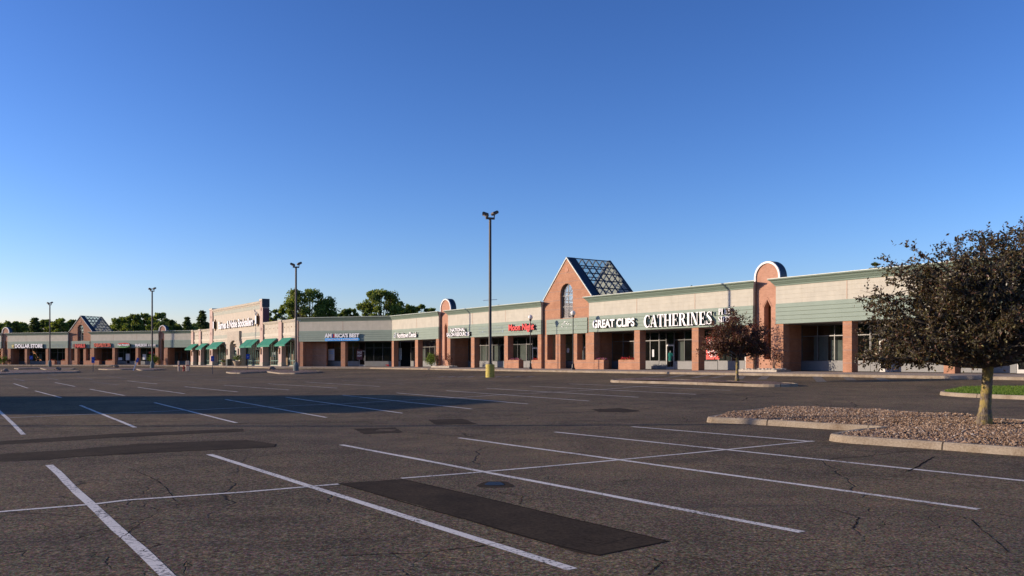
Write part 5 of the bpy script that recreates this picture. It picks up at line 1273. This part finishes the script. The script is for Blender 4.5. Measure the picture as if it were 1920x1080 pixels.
TR = [(-22,235,601,60,'dark','dark broad tree cut by the left edge'), (14,232,601,56,'leafy','green rounded tree at the far left, first from the edge'), (42,240,603,46,'leafy','low green tree second from the left edge'),
 (66,228,592.5,36,'pine','dark pine among the far left trees'), (90,236,597,34,'dark','dark broad tree right behind the leftmost light pole'), (111,225,595.5,36,'leafy','sunlit tree between the leftmost light pole and the small gable tower'), (134,232,597.5,34,'dark','dark tree touching the small gable tower roof'),
 (228,235,592,44,'leafy','rounded green tree just right of the small skylight roof'), (248,228,587,40,'dark','dark tree between the small skylight and the thin light pole'), (268,232,585.5,44,'leafy','green tree left of the thin light pole'), (296,226,584,48,'leafy','tallest green tree behind the thin light pole'),
 (321,235,597,26,'pine','narrow dark pine left of the two layered pines'), (334,238,606,30,'dark','low dark tree between the pines'), (351,222,591,30,'pine','mid pine left of the layered cedar'), (379,215,578.5,36,'pine','flat-layered cedar just left of the bookshop parapet'), (362,240,608,40,'dark','low dark tree behind the two pines left of the bookshop'),
 (516,175,577,38,'leafy','small tree between the tall parapet and the big maple'), (580,178,539,104,'leafy','biggest spreading green tree behind the second light pole'), (611,190,572,50,'leafy','lower green tree at the right foot of the biggest tree'), (541,185,566,44,'leafy','lower green tree at the left foot of the biggest tree'),
 (655,195,576,52,'dark','dense dark rounded tree between the two big trees'), (685,182,584,40,'leafy','low green bushy tree left of the second big tree'), (714,175,541,90,'leafy','second big spreading tree, above the corner shop'), (744,190,570,46,'dark','dark tree at the right foot of the second big tree'), (765,180,567,44,'leafy','green tree third from the right of the group above the corner'),
 (790,185,568,38,'dark','thin dark tree near the middle round tower'), (812,190,574,30,'leafy','last small tree left of the middle round tower'), (630,230,590,90,'dark','low dark tree mass behind the eyewear shop'),
 (28,250,606,80,'leafy','low wide tree filling the gap at the far left edge'), (80,252,606,80,'dark','low wide dark tree behind the leftmost light pole group'), (120,250,606,70,'leafy','low wide green tree left of the small gable tower'),
 (242,250,600,80,'leafy','low wide green tree right of the small skylight roof'), (308,250,600,70,'dark','low wide dark tree right of the thin light pole'), (376,250,603,60,'leafy','low wide green tree touching the bookshop parapet'), (690,215,588,90,'leafy','low wide green tree under the second big tree'), (775,210,580,70,'leafy','low wide green tree left of the middle round tower')]
for i, (x, Yd, top, w, kd, lb) in enumerate(TR): big_tree(x, Yd, top, w, kd, lb, 100 + i, n=15000 if w > 80 else 7500, name='pine_tree' if kd == 'pine' else 'tree')
big_tree(937, 150, 566.5, 26, 'pine', 'pine tip showing over the roof near the yellow-based pole', 201, name='pine_tree')
big_tree(1298, 140, 531, 40, 'leafy', 'treetop just showing above the cornice over the large serif sign', 202, n=2200)
big_tree(1643, 100, 481, 50, 'pine', 'pine top above the near vacant shop, left of the purple-leaved tree', 203, name='pine_tree', n=9000)
big_tree(1735, 110, 500, 90, 'leafy', 'green tree behind the near shop, seen through the purple-leaved tree', 204)

# ------------------------------------------------------------------ brick building outside the left edge, whose shadow crosses the lot
t = thing('brick_building', 'hip-roofed brick building standing left of the lot, outside the view', 'building', (-37.2, 35.0, g(-37, 35)), R(2))
MB().box(-7, 7, -6.3, 6.3, -.3, 5.5).build('wall', M['brick'], t)
MB().ring([[(-7.5, -6.8, 5.5), (7.5, -6.8, 5.5), (7.5, 6.8, 5.5), (-7.5, 6.8, 5.5)], [(-5.5, -.1, 6.9), (6.2, -.6, 6.95), (6.2, .6, 6.95), (-5.5, .1, 6.9)]]).build('roof', M['navy'], t)
for y in (-4, 0, 4):
    f = MB().box(7.0, 7.08, y - 1, y + 1, 1, 1.1).box(7.0, 7.08, y - 1, y + 1, 2.9, 3.0).box(7.0, 7.08, y - 1, y - .9, 1.1, 2.9).box(7.0, 7.08, y + .9, y + 1, 1.1, 2.9).build('window', M['alu_lt'], t)
    MB().box(7.0, 7.03, y - .9, y + .9, 1.1, 2.9).build('pane', M['dkframe'], f)

# ------------------------------------------------------------------ woods round the far side of the lot, behind and left of the view; the shop windows mirror them
rd = random.Random(77); mb = MB(); pts = []
for i in range(124):
    a = R(143 + 148 * i / 123); r = 235 + 12 * (i % 2) + (26 if i < 14 else 0) + rd.uniform(-8, 8); x, y = -10 + r * math.cos(a), 60 + r * math.sin(a); h = rd.uniform(15, 20) if i >= 14 else 15; w = rd.uniform(7, 10)
    mb.blob((x, y, h * .5), (w, w, h * .5), 9, 7, .5, i)
    for _ in range(130):
        t = rd.uniform(0, 6.28); z = rd.uniform(.05, 1.02); q = w * (1.1 - .5 * z) * rd.uniform(.7, 1.25)
        pts.append((Vector((x + q * math.cos(t), y + q * math.sin(t), h * z)), None))
wo_ = mb.build('woods', M['leaf_mid'], None, True)
tag(wo_, 'dark woods beyond the lot, behind and left of the view', 'woods', kind='stuff')
raw('leaves', *leaves_mb(pts, 1.9, rd), M['leaf_mid'], wo_)
